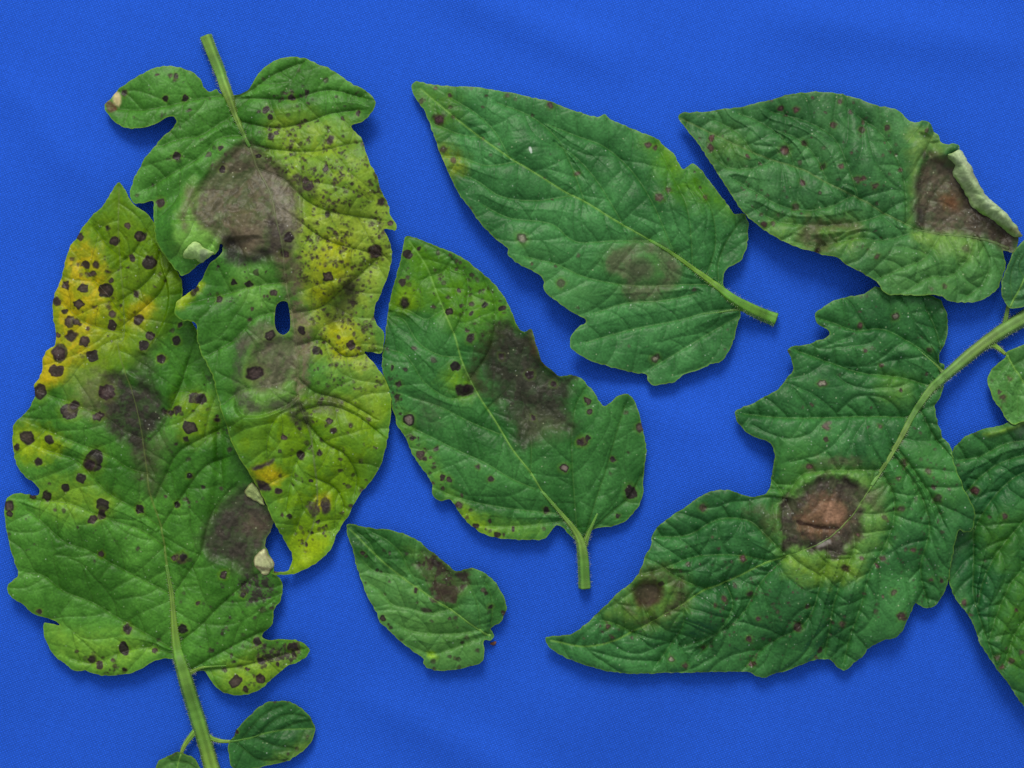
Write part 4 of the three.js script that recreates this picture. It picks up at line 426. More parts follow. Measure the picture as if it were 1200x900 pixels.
// ---------------------------------------------------------------- small leaf
const oH = [500, 700];
const leafH = leaf('smallest separate leaf at bottom centre, stalkless, with a brown patch on its upper edge', oH);
blade({
  parent: leafH, origin: oH, seed: 51, green: [[0.0367, 0.1251, 0.0295], [0.0796, 0.212, 0.068]], quilt: 1, wave: 4,
  outline: P.S4([118, 68, 140, 65, 200, 78, 270, 88, 340, 92, 400, 108, 450, 130, 500, 158, 550, 200, 600, 240, 650, 280, 690, 312, 730, 308, 780, 298, 830, 315, 880, 350, 920, 400, 950, 460, 960, 510, 950, 550, 925, 590, 890, 615, 875, 627, 885, 642, 892, 665, 880, 686, 855, 684, 842, 695, 842, 740, 835, 790, 810, 815, 760, 830, 700, 845, 640, 850, 580, 848, 540, 832, 520, 805, 520, 785, 480, 755, 430, 715, 380, 675, 330, 625, 285, 580, 275, 540, 240, 480, 205, 400, 180, 330, 160, 270, 150, 210, 130, 150, 115, 100]),
  midrib: P.S4([130, 90, 200, 160, 280, 240, 360, 310, 440, 370, 520, 425, 600, 480, 680, 530, 760, 590, 830, 640, 880, 668]), midR: [2.4, .4], midTone: .4,
  laterals: [P.S4([820, 632, 700, 650, 560, 650, 440, 630, 370, 590]), P.S4([660, 520, 560, 540, 450, 515, 360, 495, 290, 420, 230, 380]), P.S4([410, 345, 330, 330, 250, 310, 190, 250]), P.S4([860, 660, 760, 700, 650, 740, 560, 760, 480, 730]), P.S4([520, 425, 440, 300, 410, 230, 330, 150, 250, 110]), P.S4([820, 632, 810, 500, 770, 400, 740, 340]), P.S4([870, 655, 885, 550, 880, 450, 850, 370]), P.S4([640, 505, 600, 400, 560, 300, 500, 200]), P.S4([270, 230, 230, 160, 170, 110])],
  lift: [[406, 616, 6], [450, 640, 9], [420, 680, 4], [450, 720, 5], [500, 690, 10], [510, 640, 6], [535, 668, 8], [590, 710, 5], [565, 720, 9], [520, 785, 4], [575, 750, 6], [490, 760, 6]],
  tints: [{ p: P.S4([160, 270, 230, 300, 420, 340, 700, 560, 800, 640, 840, 800, 700, 840, 540, 830, 380, 670, 250, 480]), c: [.105, .235, .065], o: .7, f: 12, w: 10, m: .3 }, { p: P.S4([545, 755, 585, 755, 590, 780, 550, 785]), c: [.26, .42, .03], o: .8, f: 3, w: 3 }, { p: P.S4([440, 190, 520, 190, 760, 330, 700, 480, 600, 460]), c: [.09, .17, .035], o: .6, f: 10, w: 8 }, { p: P.S4([115, 70, 160, 75, 200, 180, 160, 250]), c: [.02, .07, .018], o: .6, f: 8, w: 4 }],
  patches: [{ p: P.S4([460, 270, 510, 245, 525, 195, 590, 230, 640, 272, 690, 316, 765, 305, 765, 360, 735, 400, 695, 440, 690, 490, 620, 470, 570, 430, 550, 370, 500, 310]), c: [.050, .037, .026], o: .95, f: 2, w: 6, m: .5, s: 7, name: 'lesion', label: 'brown patch at the upper edge', b: .8 }, { p: P.S4([575, 250, 610, 265, 600, 290, 575, 285]), c: COL.dark, f: 2, w: 3, m: .2 }, { p: P.S4([690, 330, 750, 315, 760, 360, 700, 350]), c: [.045, .03, .028], o: .9, f: 2, w: 4, m: .2 }, { p: P.S4([570, 390, 690, 400, 690, 480, 620, 470, 580, 430]), c: [.062, .046, .032], o: .85, f: 2, w: 4, m: .1 }, { p: P.S4([550, 455, 600, 460, 590, 480, 560, 485]), c: [.07, .05, .04], f: 2, w: 4, m: .2 }, { p: P.S4([512, 512, 560, 515, 570, 532, 540, 535, 515, 528]), c: [.055, .038, .034], f: 1.5, w: 3, m: .2 }],
  spots: S.S4([200, 218, 16, 430, 222, 10, 315, 205, 10, 340, 370, 11, 480, 415, 15, 305, 567, 17, 490, 480, 9, 317, 437, 10, 567, 580, 9, 660, 568, 11, 690, 562, 13, 750, 672, 13, 727, 697, 14, 700, 618, 10, 660, 775, 12, 685, 782, 10, 705, 785, 14, 573, 797, 13, 808, 738, 12, 710, 830, 12, 405, 680, 10, 335, 600, 9, 350, 617, 9, 275, 308, 11, 297, 322, 10, 220, 237, 9, 838, 412, 12, 852, 432, 12, 878, 503, 15, 868, 535, 10, 945, 540, 13, 770, 830, 9, 575, 840, 9, 345, 218, 8, 215, 378, 6]),
});
{ // crumb beside it
  const g = new THREE.SphereGeometry(3.2 * U, 20, 14), p = g.getAttribute('position');
  for (let i = 0; i < p.count; i++) { const x = p.getX(i) / U, y = p.getY(i) / U, z = p.getZ(i) / U, k = 1 + .5 * (noise(x * .8 + 5, z * .8 + y) - .5); p.setXYZ(i, x * U * 1.15 * k, y * U * .5 * k, (z * .62 * k - .10 * x * x + .5) * U); }
  g.computeVertexNormals(); const m = new THREE.Mesh(g, new THREE.MeshStandardMaterial({ color: new THREE.Color().setRGB(.17, .07, .035), roughness: .8 })); m.name = 'crumb'; m.castShadow = m.receiveShadow = true;
  m.position.set((578 - 600) * U, (clothLift(578, 757) + 1.4) * U, (757 - 450) * U); m.rotation.y = .3; scene.add(m); m.userData = { label: 'tiny reddish brown crumb on the cloth beside the smallest leaf', category: 'crumb' };
}

// ---------------------------------------------------------------- lower right leaf, cut by the frame and partly under the compound leaf
const oG = [1180, 660];
const leafG = leaf('dark green crinkled leaf cut by the lower right edge under the largest leaf', oG);
const bG = blade({
  parent: leafG, origin: oG, seed: 61, softSpots: true, green: [[0.0265, 0.106, 0.034], [0.051, 0.159, 0.0476]], quilt: 1.35, q3: 2.7, wave: 5, shingle: 1.2, rim: .2,
  outline: [...P.C3([572, 372, 600, 320, 680, 240, 760, 200, 880, 157, 980, 145, 1060, 112]), ...P.P([1190, 492, 1205, 484, 1235, 478, 1262, 520, 1274, 600, 1266, 720, 1244, 800, 1216, 838]), ...P.C5([1190, 862, 1080, 690, 970, 560, 900, 450, 830, 350, 780, 200, 720, 90, 660, 10]), ...P.C4([600, 750, 560, 640, 550, 570]), ...P.P([1108, 650, 1110, 600, 1112, 560])],
  midrib: [[1212, 825], [1208, 760], [1212, 680], [1220, 580], [1226, 500]], midR: [3, .6], laterals: [P.P([1219, 590, 1200, 612, 1177, 640, 1164, 660, 1155, 679, 1148, 710]), P.P([1214, 650, 1200, 669, 1187, 683, 1179, 700, 1171, 720, 1160, 755]), P.P([1143, 620, 1144, 653, 1143, 693, 1147, 715, 1166, 770]), P.P([1222, 545, 1190, 560, 1165, 585, 1150, 610, 1143, 625]), P.P([1210, 720, 1192, 745, 1180, 780]), P.P([1224, 515, 1180, 520, 1150, 535, 1125, 540]), P.P([1222, 530, 1180, 540, 1150, 560, 1125, 590])], gap3: 22,
  lift: [[1118, 530, 5], [1160, 503, 6], [1195, 495, 6], [1130, 560, 4], [1120, 600, 3], [1115, 650, 3], [1120, 690, 7], [1140, 725, 11], [1160, 770, 13], [1190, 810, 12], [1180, 620, 9], [1170, 690, 11], [1250, 620, 7], [1190, 740, 11]],
  folds: [{ p: P.C3([850, 222, 950, 205, 1050, 170, 1200, 100, 1300, 60]), a: 4, w: 4 }],
  tints: [{ p: P.C4([800, 230, 860, 30, 1200, 100, 1200, 300, 1000, 500]), c: [.060, .165, .026], o: .65, f: 14, w: 10 }, { p: P.P([1170, 720, 1200, 670, 1230, 700, 1220, 800, 1190, 790]), c: [.070, .185, .028], o: .65, f: 14, w: 10 }, { p: P.C3([840, 215, 940, 180, 1080, 150, 1210, 90, 1210, 110, 1090, 175, 960, 215, 870, 235]), c: [.16, .26, .05], o: .85, f: 3, w: 2 }],
  patches: [{ p: P.C3([1130, 180, 1210, 150, 1230, 280, 1160, 300, 1110, 260]), c: [.07, .09, .07], o: .6, f: 8, w: 8, m: .4 }],
  spots: [...S.C3([625, 485, 20, 780, 718, 38, 770, 210, 12]), ...S.C4([905, 45, 24, 1030, 38, 30, 685, 800, 26, 690, 825, 18, 805, 745, 20, 870, 432, 16, 1140, 865, 26]), ...S.C5([1060, 380, 22, 980, 460, 28, 1105, 490, 30, 1020, 548, 26, 745, 80, 18, 1190, 412, 24, 1135, 45, 20, 1180, 850, 16])],
});

// ---------------------------------------------------------------- big compound leaf on the right
const oE = [940, 590];
const leafE = leaf('largest jagged leaf at right with a tan centred round brown blotch', oE);
const bE = blade({
  parent: leafE, origin: oE, seed: 71, softSpots: true, green: [[0.0306, 0.1113, 0.034], [0.0592, 0.1823, 0.0567]], quilt: 1.45, q3: 2.4, wave: 8, curl: 4, shingle: 1.1, rim: .25, gap3: 20, haloAmount: .4, dust: .006,
  below: (x, y) => bG.eAt(x, y) > -4 && x > 1105 ? bG.hAt(x, y) + 1.4 : null,
  outline: [...P.C2([490, 432, 447, 400, 450, 340, 490, 260, 515, 180, 520, 50]), ...P.S6([890, 150, 870, 110, 840, 92, 800, 82, 700, 75, 650, 62, 615, 55, 600, 62, 560, 85, 500, 95, 450, 110, 410, 135, 385, 155, 382, 175, 395, 200, 430, 220, 440, 236, 425, 250, 390, 265, 340, 280, 290, 287, 275, 300, 285, 320, 292, 345, 295, 375, 270, 415, 240, 450, 200, 475, 150, 505, 100, 525, 72, 540, 75, 570, 95, 600, 120, 625, 160, 645, 200, 660, 215, 675, 222, 710, 220, 750, 212, 800, 205, 840, 180, 865, 140, 872, 100, 865, 60, 850, 35, 842]),
    ...P.S8([820, 52, 790, 50, 750, 60, 700, 85, 660, 115, 610, 150, 570, 180, 530, 210, 505, 250, 495, 300, 470, 350, 450, 400, 435, 430, 400, 470, 360, 500, 310, 550, 270, 590, 230, 630, 180, 670, 150, 690, 100, 700, 50, 703, 35, 712, 40, 735, 70, 765, 120, 795, 180, 820, 250, 842, 320, 858, 400, 868, 500, 868, 600, 868, 700, 865, 800, 862, 880, 862, 940, 868, 980, 885]), ...P.S7([192, 858, 230, 845, 290, 825, 350, 800, 400, 785, 440, 783, 465, 795, 480, 815, 505, 827, 540, 805, 580, 770, 615, 730, 660, 705, 710, 690, 730, 665, 745, 630, 765, 590, 780, 561, 800, 570, 830, 578, 860, 570, 885, 540, 900, 500, 910, 460, 918, 400, 925, 330, 935, 290, 942, 269, 970, 278, 995, 270, 1005, 230, 1000, 190, 985, 150, 960, 110, 945, 70]), ...P.C3([572, 460, 562, 400, 545, 320, 510, 268, 480, 250, 460, 180, 435, 120, 412, 20]), ...P.C2([412, 780, 440, 735, 462, 680, 480, 630])],
  midrib: [...P.S8([60, 722, 200, 745, 330, 722, 420, 680, 500, 640, 560, 600, 640, 555, 720, 500, 800, 470, 900, 425, 1000, 375]), ...P.S7([270, 375, 350, 345, 430, 305, 490, 255, 540, 200, 580, 130]), ...P.S6([640, 770, 700, 670, 750, 580, 790, 505]), ...P.C2([380, 640])], midR: [3.2, .5], midTone: .45,
  laterals: [P.S6([880, 380, 820, 320, 730, 260, 640, 220, 540, 225, 440, 190, 400, 180]), P.S6([825, 440, 720, 410, 560, 390, 440, 350, 300, 300]), P.S6([750, 565, 600, 560, 430, 565, 250, 565, 100, 550]), P.S6([640, 770, 500, 770, 400, 775, 330, 790, 280, 860, 240, 900]), P.S6([868, 385, 870, 300, 850, 220, 810, 130]), P.S6([705, 690, 760, 760, 830, 860, 880, 960]), P.S7([640, 40, 690, 140, 690, 240, 650, 350, 600, 430, 570, 560, 530, 690, 508, 800]), P.S7([430, 310, 432, 380, 410, 470, 370, 600, 330, 650, 200, 730, 120, 820]), P.S7([690, -20, 790, 120, 830, 260, 800, 420, 830, 550]), P.S7([520, 230, 540, 330, 500, 440, 460, 560, 440, 700, 430, 770]), P.S7([270, 378, 180, 470, 110, 590, 50, 650, -40, 700, -120, 730]), P.S6([790, 530, 850, 640, 900, 700]), P.S8([1010, 365, 880, 340, 700, 345, 560, 395, 470, 420]), P.S8([1080, 330, 1000, 250, 930, 190, 800, 180, 660, 250, 530, 260]), P.S8([740, 490, 650, 455, 560, 400]), P.S8([640, 555, 640, 650, 590, 740, 530, 830]), P.S8([830, 465, 860, 560, 800, 680, 720, 780]), P.S8([500, 640, 470, 570, 440, 530]), P.S8([420, 685, 330, 640, 270, 630]), P.S7([345, 345, 300, 220, 250, 120, 180, 30])],
  lift: [[645, 750, 6], [700, 740, 11], [760, 670, 14], [745, 690, 10], [700, 720, 9], [720, 780, 4], [800, 785, 4], [820, 700, 15], [800, 610, 13], [848, 578, 12], [760, 640, 9], [900, 790, 4], [990, 785, 4], [950, 720, 14], [880, 570, 8], [865, 485, 6], [920, 500, 12], [922, 408, 8], [960, 370, 8], [1000, 350, 6], [1100, 370, 7], [1020, 390, 11], [1040, 370, 8], [1105, 425, 10], [1120, 620, 15], [1130, 600, 13], [1100, 500, 10], [1040, 560, 15], [960, 620, 17], [1060, 700, 12], [1090, 710, 7], [920, 680, 11], [1040, 640, 14]],
  folds: [{ p: P.S8([1000, 385, 900, 435, 800, 490, 720, 520, 640, 570]), a: -6, w: 13 }, { p: P.S8([840, 60, 900, 110, 980, 110, 1060, 130, 1125, 90]), a: -5, w: 9 }, { p: P.S8([700, 340, 800, 345, 950, 350]), a: 5, w: 10 }, { p: P.S8([500, 640, 600, 590, 660, 560]), a: 5, w: 16 }, { p: P.S6([430, 245, 560, 270, 700, 350, 800, 380]), a: -4, w: 10 }, { p: P.S7([330, 245, 400, 262, 480, 262]), a: -3.5, w: 4 }, { p: P.S7([650, 350, 560, 490, 470, 560]), a: 4, w: 12 }],
  tints: [{ p: P.S7([210, 210, 260, 100, 330, 40, 440, 10, 600, 30, 650, 130, 660, 260, 590, 380, 520, 460, 420, 470, 300, 440, 250, 380]), c: [.13, .25, .065], o: .85, f: 12, w: 12, m: .25 }, { p: P.S7([270, 380, 400, 380, 540, 380, 560, 430, 440, 470, 300, 440]), c: [.15, .25, .045], o: .7, f: 8, w: 8 }, { p: P.S8([440, 390, 560, 400, 660, 480, 620, 600, 440, 660, 290, 600, 400, 470]), c: [.11, .20, .045], o: .8, f: 10, w: 10 }, { p: P.S6([640, 400, 760, 420, 740, 500, 640, 480]), c: [.11, .24, .05], o: .6, f: 10, w: 8 }, { p: P.S6([780, 620, 900, 700, 960, 900, 700, 900, 680, 760]), c: [.065, .19, .05], o: .6, f: 16, w: 10 }, { p: P.S6([220, 700, 330, 640, 420, 700, 300, 860, 210, 860]), c: [.075, .21, .05], o: .6, f: 14, w: 10 }],
  patches: [{ p: P.S7([240, 190, 290, 130, 350, 85, 420, 55, 500, 65, 550, 90, 558, 160, 560, 230, 555, 290, 510, 340, 460, 372, 400, 355, 330, 348, 270, 345, 245, 290]), c: [.055, .042, .034], o: .96, f: 3, w: 10, m: .12, s: 10, name: 'lesion', label: 'large round dark brown blotch with a tan centre', b: 1 }, { p: P.S7([500, 100, 560, 90, 600, 130, 570, 200, 540, 300, 500, 340, 520, 240]), c: [.11, .10, .07], o: .6, f: 6, w: 8, m: .4 }, { p: P.S7([345, 180, 400, 140, 450, 140, 500, 180, 512, 220, 470, 262, 400, 300, 350, 290, 310, 240]), c: [.18, .105, .062], o: .85, f: 8, w: 9, m: .15, s: 6, b: 1 }, { p: P.S7([400, 170, 450, 160, 500, 190, 495, 230, 450, 245, 410, 220]), c: [.30, .18, .12], o: .7, f: 4, w: 4, m: .3, s: 4 }, { p: P.S7([310, 232, 360, 246, 420, 258, 480, 258, 480, 264, 420, 266, 360, 255, 310, 240]), c: [.04, .02, .014], o: .8, f: 1, w: 1.5, m: 0 }, { p: P.S7([380, 330, 430, 308, 445, 310, 440, 320, 390, 338]), c: [.33, .31, .29], o: .6, f: 1.5, w: 2, m: .3 }, { p: P.S7([580, 120, 640, 110, 640, 200, 610, 210]), c: [.09, .075, .055], o: .5, f: 5, w: 8, m: .4 }, { p: P.S6([430, 720, 560, 720, 560, 750, 440, 755, 360, 770, 340, 745]), c: [.09, .075, .055], o: .6, f: 4, w: 8, m: .5 }, { p: P.S8([900, 140, 1040, 130, 1060, 200, 1020, 280, 960, 210]), c: [.055, .058, .026], o: .6, f: 6, w: 9, m: .45 },
    { p: P.S8([425, 500, 440, 465, 500, 452, 548, 475, 545, 530, 512, 570, 470, 580, 430, 550]), c: [.072, .050, .034], o: .95, f: 3, w: 4, m: .1, name: 'lesion', label: 'smaller round brown blotch near the leaf tip', b: .8 }, { p: P.S8([470, 490, 520, 490, 520, 540, 480, 550]), c: [.12, .085, .06], o: .6, f: 5, w: 4 }, { p: P.S8([560, 420, 640, 460, 650, 520, 600, 590, 500, 640, 450, 640, 560, 590, 600, 500]), c: [.052, .040, .028], o: .75, f: 5, w: 8, m: .4 }, { p: P.S8([450, 400, 550, 400, 560, 430, 470, 430]), c: [.055, .05, .028], o: .65, f: 5, w: 8, m: .4 }, { p: P.S8([380, 560, 400, 560, 430, 600, 410, 600]), c: [.06, .05, .035], o: .6, f: 3, w: 4 }, { p: P.S7([700, 600, 740, 600, 740, 615, 700, 612]), c: [.045, .02, .022], f: 2, w: 4, m: .3 }],
  speckle: [{ p: P.S7([640, 80, 900, 100, 920, 420, 720, 640, 560, 700, 520, 500, 640, 360]), n: 40, r: [.9, 2.0] }, { p: P.S7([0, 460, 380, 440, 460, 740, 200, 840, 0, 820]), n: 44, r: [.9, 2.1] }, { p: P.S8([640, 300, 1000, 300, 1000, 340, 700, 400]), n: 8, r: [.9, 2] }, { p: P.S8([680, 520, 1100, 480, 1100, 840, 620, 850]), n: 40, r: [.9, 2.1] }, { p: P.S8([200, 700, 480, 560, 520, 640, 300, 740]), n: 10, r: [.9, 2.2] }, { p: P.S6([420, 130, 860, 130, 860, 380, 560, 300]), n: 10, r: [.8, 1.9] }, { p: P.S6([740, 600, 900, 720, 940, 880, 700, 880]), n: 16, r: [.9, 2] }],
  spots: [...S.S6([558, 205, 12, 552, 152, 9, 580, 90, 8, 825, 300, 14, 815, 395, 8, 575, 303, 11, 637, 360, 12, 712, 457, 12, 477, 395, 8, 332, 525, 9, 367, 515, 8, 423, 600, 14, 432, 583, 10, 587, 603, 9, 632, 597, 11, 597, 527, 8, 420, 650, 12, 360, 755, 17, 728, 740, 14, 790, 623, 8, 790, 725, 9, 828, 740, 8, 820, 775, 15, 850, 750, 8, 838, 833, 9, 848, 688, 8, 702, 800, 12, 840, 798, 8, 858, 878, 16, 773, 882, 10, 278, 310, 10]), ...S.S7([715, 187, 17, 653, 222, 15, 795, 225, 9, 877, 275, 9, 765, 347, 13, 648, 380, 13, 720, 437, 10, 625, 410, 11, 735, 345, 9, 550, 290, 13, 565, 378, 11, 500, 418, 16, 840, 465, 11, 880, 468, 13, 690, 515, 15, 575, 520, 9, 648, 530, 9, 622, 590, 10, 355, 570, 13, 318, 650, 17, 195, 610, 10, 165, 618, 10, 28, 540, 13, 130, 520, 11, 100, 380, 13, 130, 700, 13, 410, 745, 13, 398, 775, 11, 148, 803, 15, 495, 640, 14, 500, 610, 9, 455, 635, 8, 720, 607, 17, 735, 620, 12]), ...S.S8([725, 130, 21, 765, 258, 10, 660, 378, 11, 627, 410, 10, 900, 352, 13, 820, 365, 8, 850, 365, 8, 310, 655, 19, 283, 678, 10, 330, 705, 13, 418, 705, 10, 655, 835, 15, 540, 467, 18, 780, 560, 13, 815, 527, 11, 812, 568, 10, 875, 533, 11, 935, 510, 11, 870, 475, 10, 940, 445, 11, 970, 618, 13, 1055, 590, 10, 930, 712, 15, 998, 710, 11, 945, 830, 13, 735, 750, 13, 205, 708, 9])], paleSpots: [...S.S6([692, 170, 21, 407, 430, 19]), ...S.S8([592, 803, 15])],
});
stalk(leafE, oE, [...P.S6([600, 830, 640, 770, 700, 670, 750, 580]), ...P.C2([300, 745, 380, 640, 480, 545, 600, 445, 800, 285, 1000, 145, 1200, 25, 1480, -150])].map(([x, y], i) => [x, y, 10, [2.0, 2.6, 3.4, 4.0, 4.6, 5.3, 6.0, 6.6, 7.4, 8.2, 8.8, 9.4][i]]), 3.6, 9.2, 'rachis', [.125, .235, .07], bE);
stalk(leafE, oE, P.C2([260, 300, 340, 370, 420, 440, 470, 490, 500, 510]).map(([x, y], i) => [x, y, 11, [.4, .7, 1.2, 2.2, 3][i]]), 3.4, 1.2, 'petiolule', [.11, .22, .06], bE);
// ---------------------------------------------------------------- upper right leaf with the rolled edge
const oD = [1000, 230];
const leafD = leaf('green leaf at upper right whose brown right edge is rolled up showing pale underside', oD);
const belowD = (x, y) => bE.eAt(x, y) > -5 && y < 380 && x < 1120 ? bE.hAt(x, y) + 1.4 : null;
const bD = blade({
  parent: leafD, origin: oD, seed: 81, softSpots: true, green: [[0.0367, 0.1187, 0.0386], [0.0714, 0.1887, 0.0658]], quilt: 1.3, q3: 2.5, wave: 6, shingle: 1.0, below: belowD, haloAmount: .4, dust: .005,
  outline: [...P.S5([42, 138, 55, 122, 100, 120, 180, 112, 260, 98, 330, 82, 390, 65, 450, 53, 520, 50, 580, 55, 640, 72, 700, 95, 760, 108, 790, 125]), ...P.C7([100, 42, 150, 73, 200, 61, 240, 90, 255, 120, 285, 150, 300, 185, 340, 206, 370, 197, 407, 215, 412, 240, 440, 295, 470, 335, 500, 405, 540, 475, 590, 535, 650, 585, 700, 635, 745, 700, 760, 760, 735, 828, 700, 826, 668, 818]), ...P.P([1177, 306, 1176, 317, 1171, 330, 1167, 338, 1158.7, 346, 1146.7, 352.7, 1133, 354.7, 1120, 354.7, 1106.7, 352.7, 1098.7, 348, 1090, 346, 1077, 347, 1057, 346.7, 1045, 346]), ...P.S5([740, 733, 715, 715, 700, 690, 670, 670, 630, 650, 590, 630, 570, 610, 520, 600, 490, 590, 430, 572, 380, 550, 330, 520, 290, 490, 250, 450, 210, 390, 170, 325, 130, 265, 95, 210, 60, 165])],
  midrib: P.S5([50, 140, 130, 180, 200, 215, 290, 255, 370, 285, 450, 310, 530, 355, 610, 395, 670, 425, 730, 460, 790, 490, 850, 515, 930, 530, 1030, 540, 1090, 555, 1150, 578]), midR: [2.6, .5], midTone: .3, veinColor: [.12, .20, .07],
  laterals: [P.S5([640, 410, 600, 290, 560, 205, 470, 150, 350, 115]), P.S5([430, 302, 400, 220, 330, 160, 240, 120]), P.S5([800, 492, 800, 400, 780, 300, 720, 190, 640, 130]), P.S5([540, 360, 500, 270, 440, 210, 370, 180]), P.S5([290, 255, 240, 190, 160, 145]), P.S5([620, 402, 540, 440, 440, 450, 370, 430, 300, 390, 230, 350]), P.S5([360, 282, 280, 310, 200, 305, 160, 265]), P.S5([850, 517, 720, 550, 640, 545, 500, 570, 430, 560]), P.S5([730, 462, 640, 490, 500, 500, 380, 490, 300, 450]), P.S5([1030, 545, 1000, 620, 940, 670, 880, 672, 800, 720]), P.S5([920, 530, 860, 610, 790, 640, 700, 680]), P.S5([1050, 548, 1080, 620, 1060, 690, 1000, 740]), P.S5([860, 517, 880, 420, 940, 340])], gap3: 22,
  lift: [[796, 138, 8], [870, 250, 13], [850, 200, 12], [930, 180, 11], [900, 120, 6], [990, 108, 5], [960, 300, 16], [1030, 335, 15], [1000, 300, 17], [1080, 345, 15], [1135, 353, 11], [1174, 315, 8], [1150, 310, 13], [1050, 140, 7], [1100, 160, 14], [1120, 178, 14], [1095, 210, 10], [1160, 240, 12], [1190, 280, 10], [1120, 250, 8], [1060, 240, 11], [1000, 210, 15]],
  folds: [{ p: P.C7([230, 60, 215, 110, 200, 150]), a: 7, w: 6 }, { p: P.C7([410, 225, 340, 225, 300, 280, 230, 270]), a: 6, w: 6 }, { p: P.C7([260, 180, 260, 220, 220, 260]), a: -4, w: 6 }, { p: P.S5([500, 590, 530, 560]), a: -5, w: 5 }, { p: P.S5([810, 200, 830, 330, 830, 480]), a: 4, w: 8 }, { p: P.C7([420, 420, 500, 560, 620, 660, 740, 750]), a: -4, w: 8 }],
  tints: [{ p: P.S5([320, 510, 460, 480, 640, 490, 650, 580, 480, 590]), c: [.14, .25, .055], o: .6, f: 12, w: 10, m: .4 }, { p: P.S5([820, 520, 1040, 550, 1020, 610, 930, 600, 830, 560]), c: [.20, .30, .08], o: .75, f: 8, w: 8, m: .3 }, { p: P.C7([140, 100, 260, 130, 330, 210, 300, 280, 200, 280, 130, 640, 120, 400]), c: [.16, .26, .075], o: .75, f: 7, w: 8, m: .3 }, { p: P.S5([700, 600, 1080, 560, 1130, 650, 1000, 750, 740, 730]), c: [.095, .22, .065], o: .6, f: 14, w: 8 }, { p: P.S5([160, 200, 250, 200, 260, 280, 160, 270]), c: [.11, .20, .04], o: .5, f: 12, w: 10 }],
  patches: [{ p: P.C7([215, 290, 240, 250, 300, 275, 345, 290, 400, 330, 480, 460, 560, 560, 700, 660, 745, 720, 755, 780, 720, 822, 560, 745, 430, 722, 300, 712, 180, 680, 155, 620, 150, 500, 170, 380]), c: [.098, .078, .054], o: .95, f: 3, w: 5, m: .18, s: 11, name: 'lesion', label: 'grey brown dead area under the rolled edge', b: 1.6 }, { p: P.C7([330, 490, 400, 500, 430, 550, 400, 590, 330, 570, 310, 530]), c: [.17, .075, .035], o: .7, f: 6, w: 6, m: .2 }, { p: P.C7([160, 560, 200, 570, 210, 660, 170, 660]), c: [.04, .036, .04], o: .6, f: 6, w: 6 }, { p: P.C7([160, 400, 200, 400, 200, 460, 160, 460]), c: [.05, .045, .045], o: .55, f: 6, w: 6 }, { p: P.C7([400, 360, 540, 560, 740, 730, 720, 800, 500, 690, 440, 560]), c: [.032, .024, .018], o: .8, f: 8, w: 8 }, { p: P.C7([190, 250, 215, 235, 225, 260, 200, 285]), c: [.04, .026, .026], f: 3, w: 3 },
    { p: P.S5([440, 545, 470, 485, 520, 492, 580, 490, 640, 500, 600, 515, 540, 510, 500, 530, 560, 550, 540, 575, 510, 578]), c: [.10, .083, .058], o: .75, f: 4, w: 7, m: .35, name: 'lesion', label: 'small faded brown blotch near the lower edge' }, { p: P.S5([490, 580, 510, 575, 505, 600, 490, 595]), c: [.03, .024, .02], f: 2, w: 2 }, { p: P.C1([640, 290, 700, 290, 700, 340, 640, 330]), c: [.11, .09, .075], o: .7, f: 3, w: 4 }],
  speckle: [{ p: P.S5([330, 90, 640, 80, 800, 160, 780, 420, 640, 380, 420, 260]), n: 30, r: [.9, 2.2] }, { p: P.S5([90, 150, 330, 270, 460, 460, 300, 460, 160, 300]), n: 18, r: [.9, 2.2] }, { p: P.S5([600, 520, 780, 540, 700, 640]), n: 6, r: [.9, 1.8] }],
  spots: S.S5([397, 250, 18, 147, 240, 14, 153, 208, 12, 462, 223, 11, 523, 302, 12, 452, 357, 15, 560, 162, 11, 695, 370, 13, 580, 303, 10, 740, 173, 15, 655, 180, 14, 768, 230, 9, 720, 268, 9, 635, 348, 12, 652, 345, 10, 430, 440, 12, 447, 290, 9, 270, 268, 10, 525, 242, 8, 487, 205, 7, 437, 110, 12, 385, 105, 12, 355, 75, 8, 492, 72, 8, 585, 85, 10, 618, 118, 8, 533, 122, 8, 660, 153, 8, 322, 497, 12, 355, 497, 10, 372, 465, 8, 315, 465, 8, 697, 605, 10, 878, 712, 9, 923, 703, 10, 780, 315, 9, 743, 330, 8, 510, 393, 8, 570, 349, 8, 700, 427, 8, 207, 280, 8, 315, 293, 7, 693, 520, 8, 715, 540, 6, 865, 185, 10]),
});
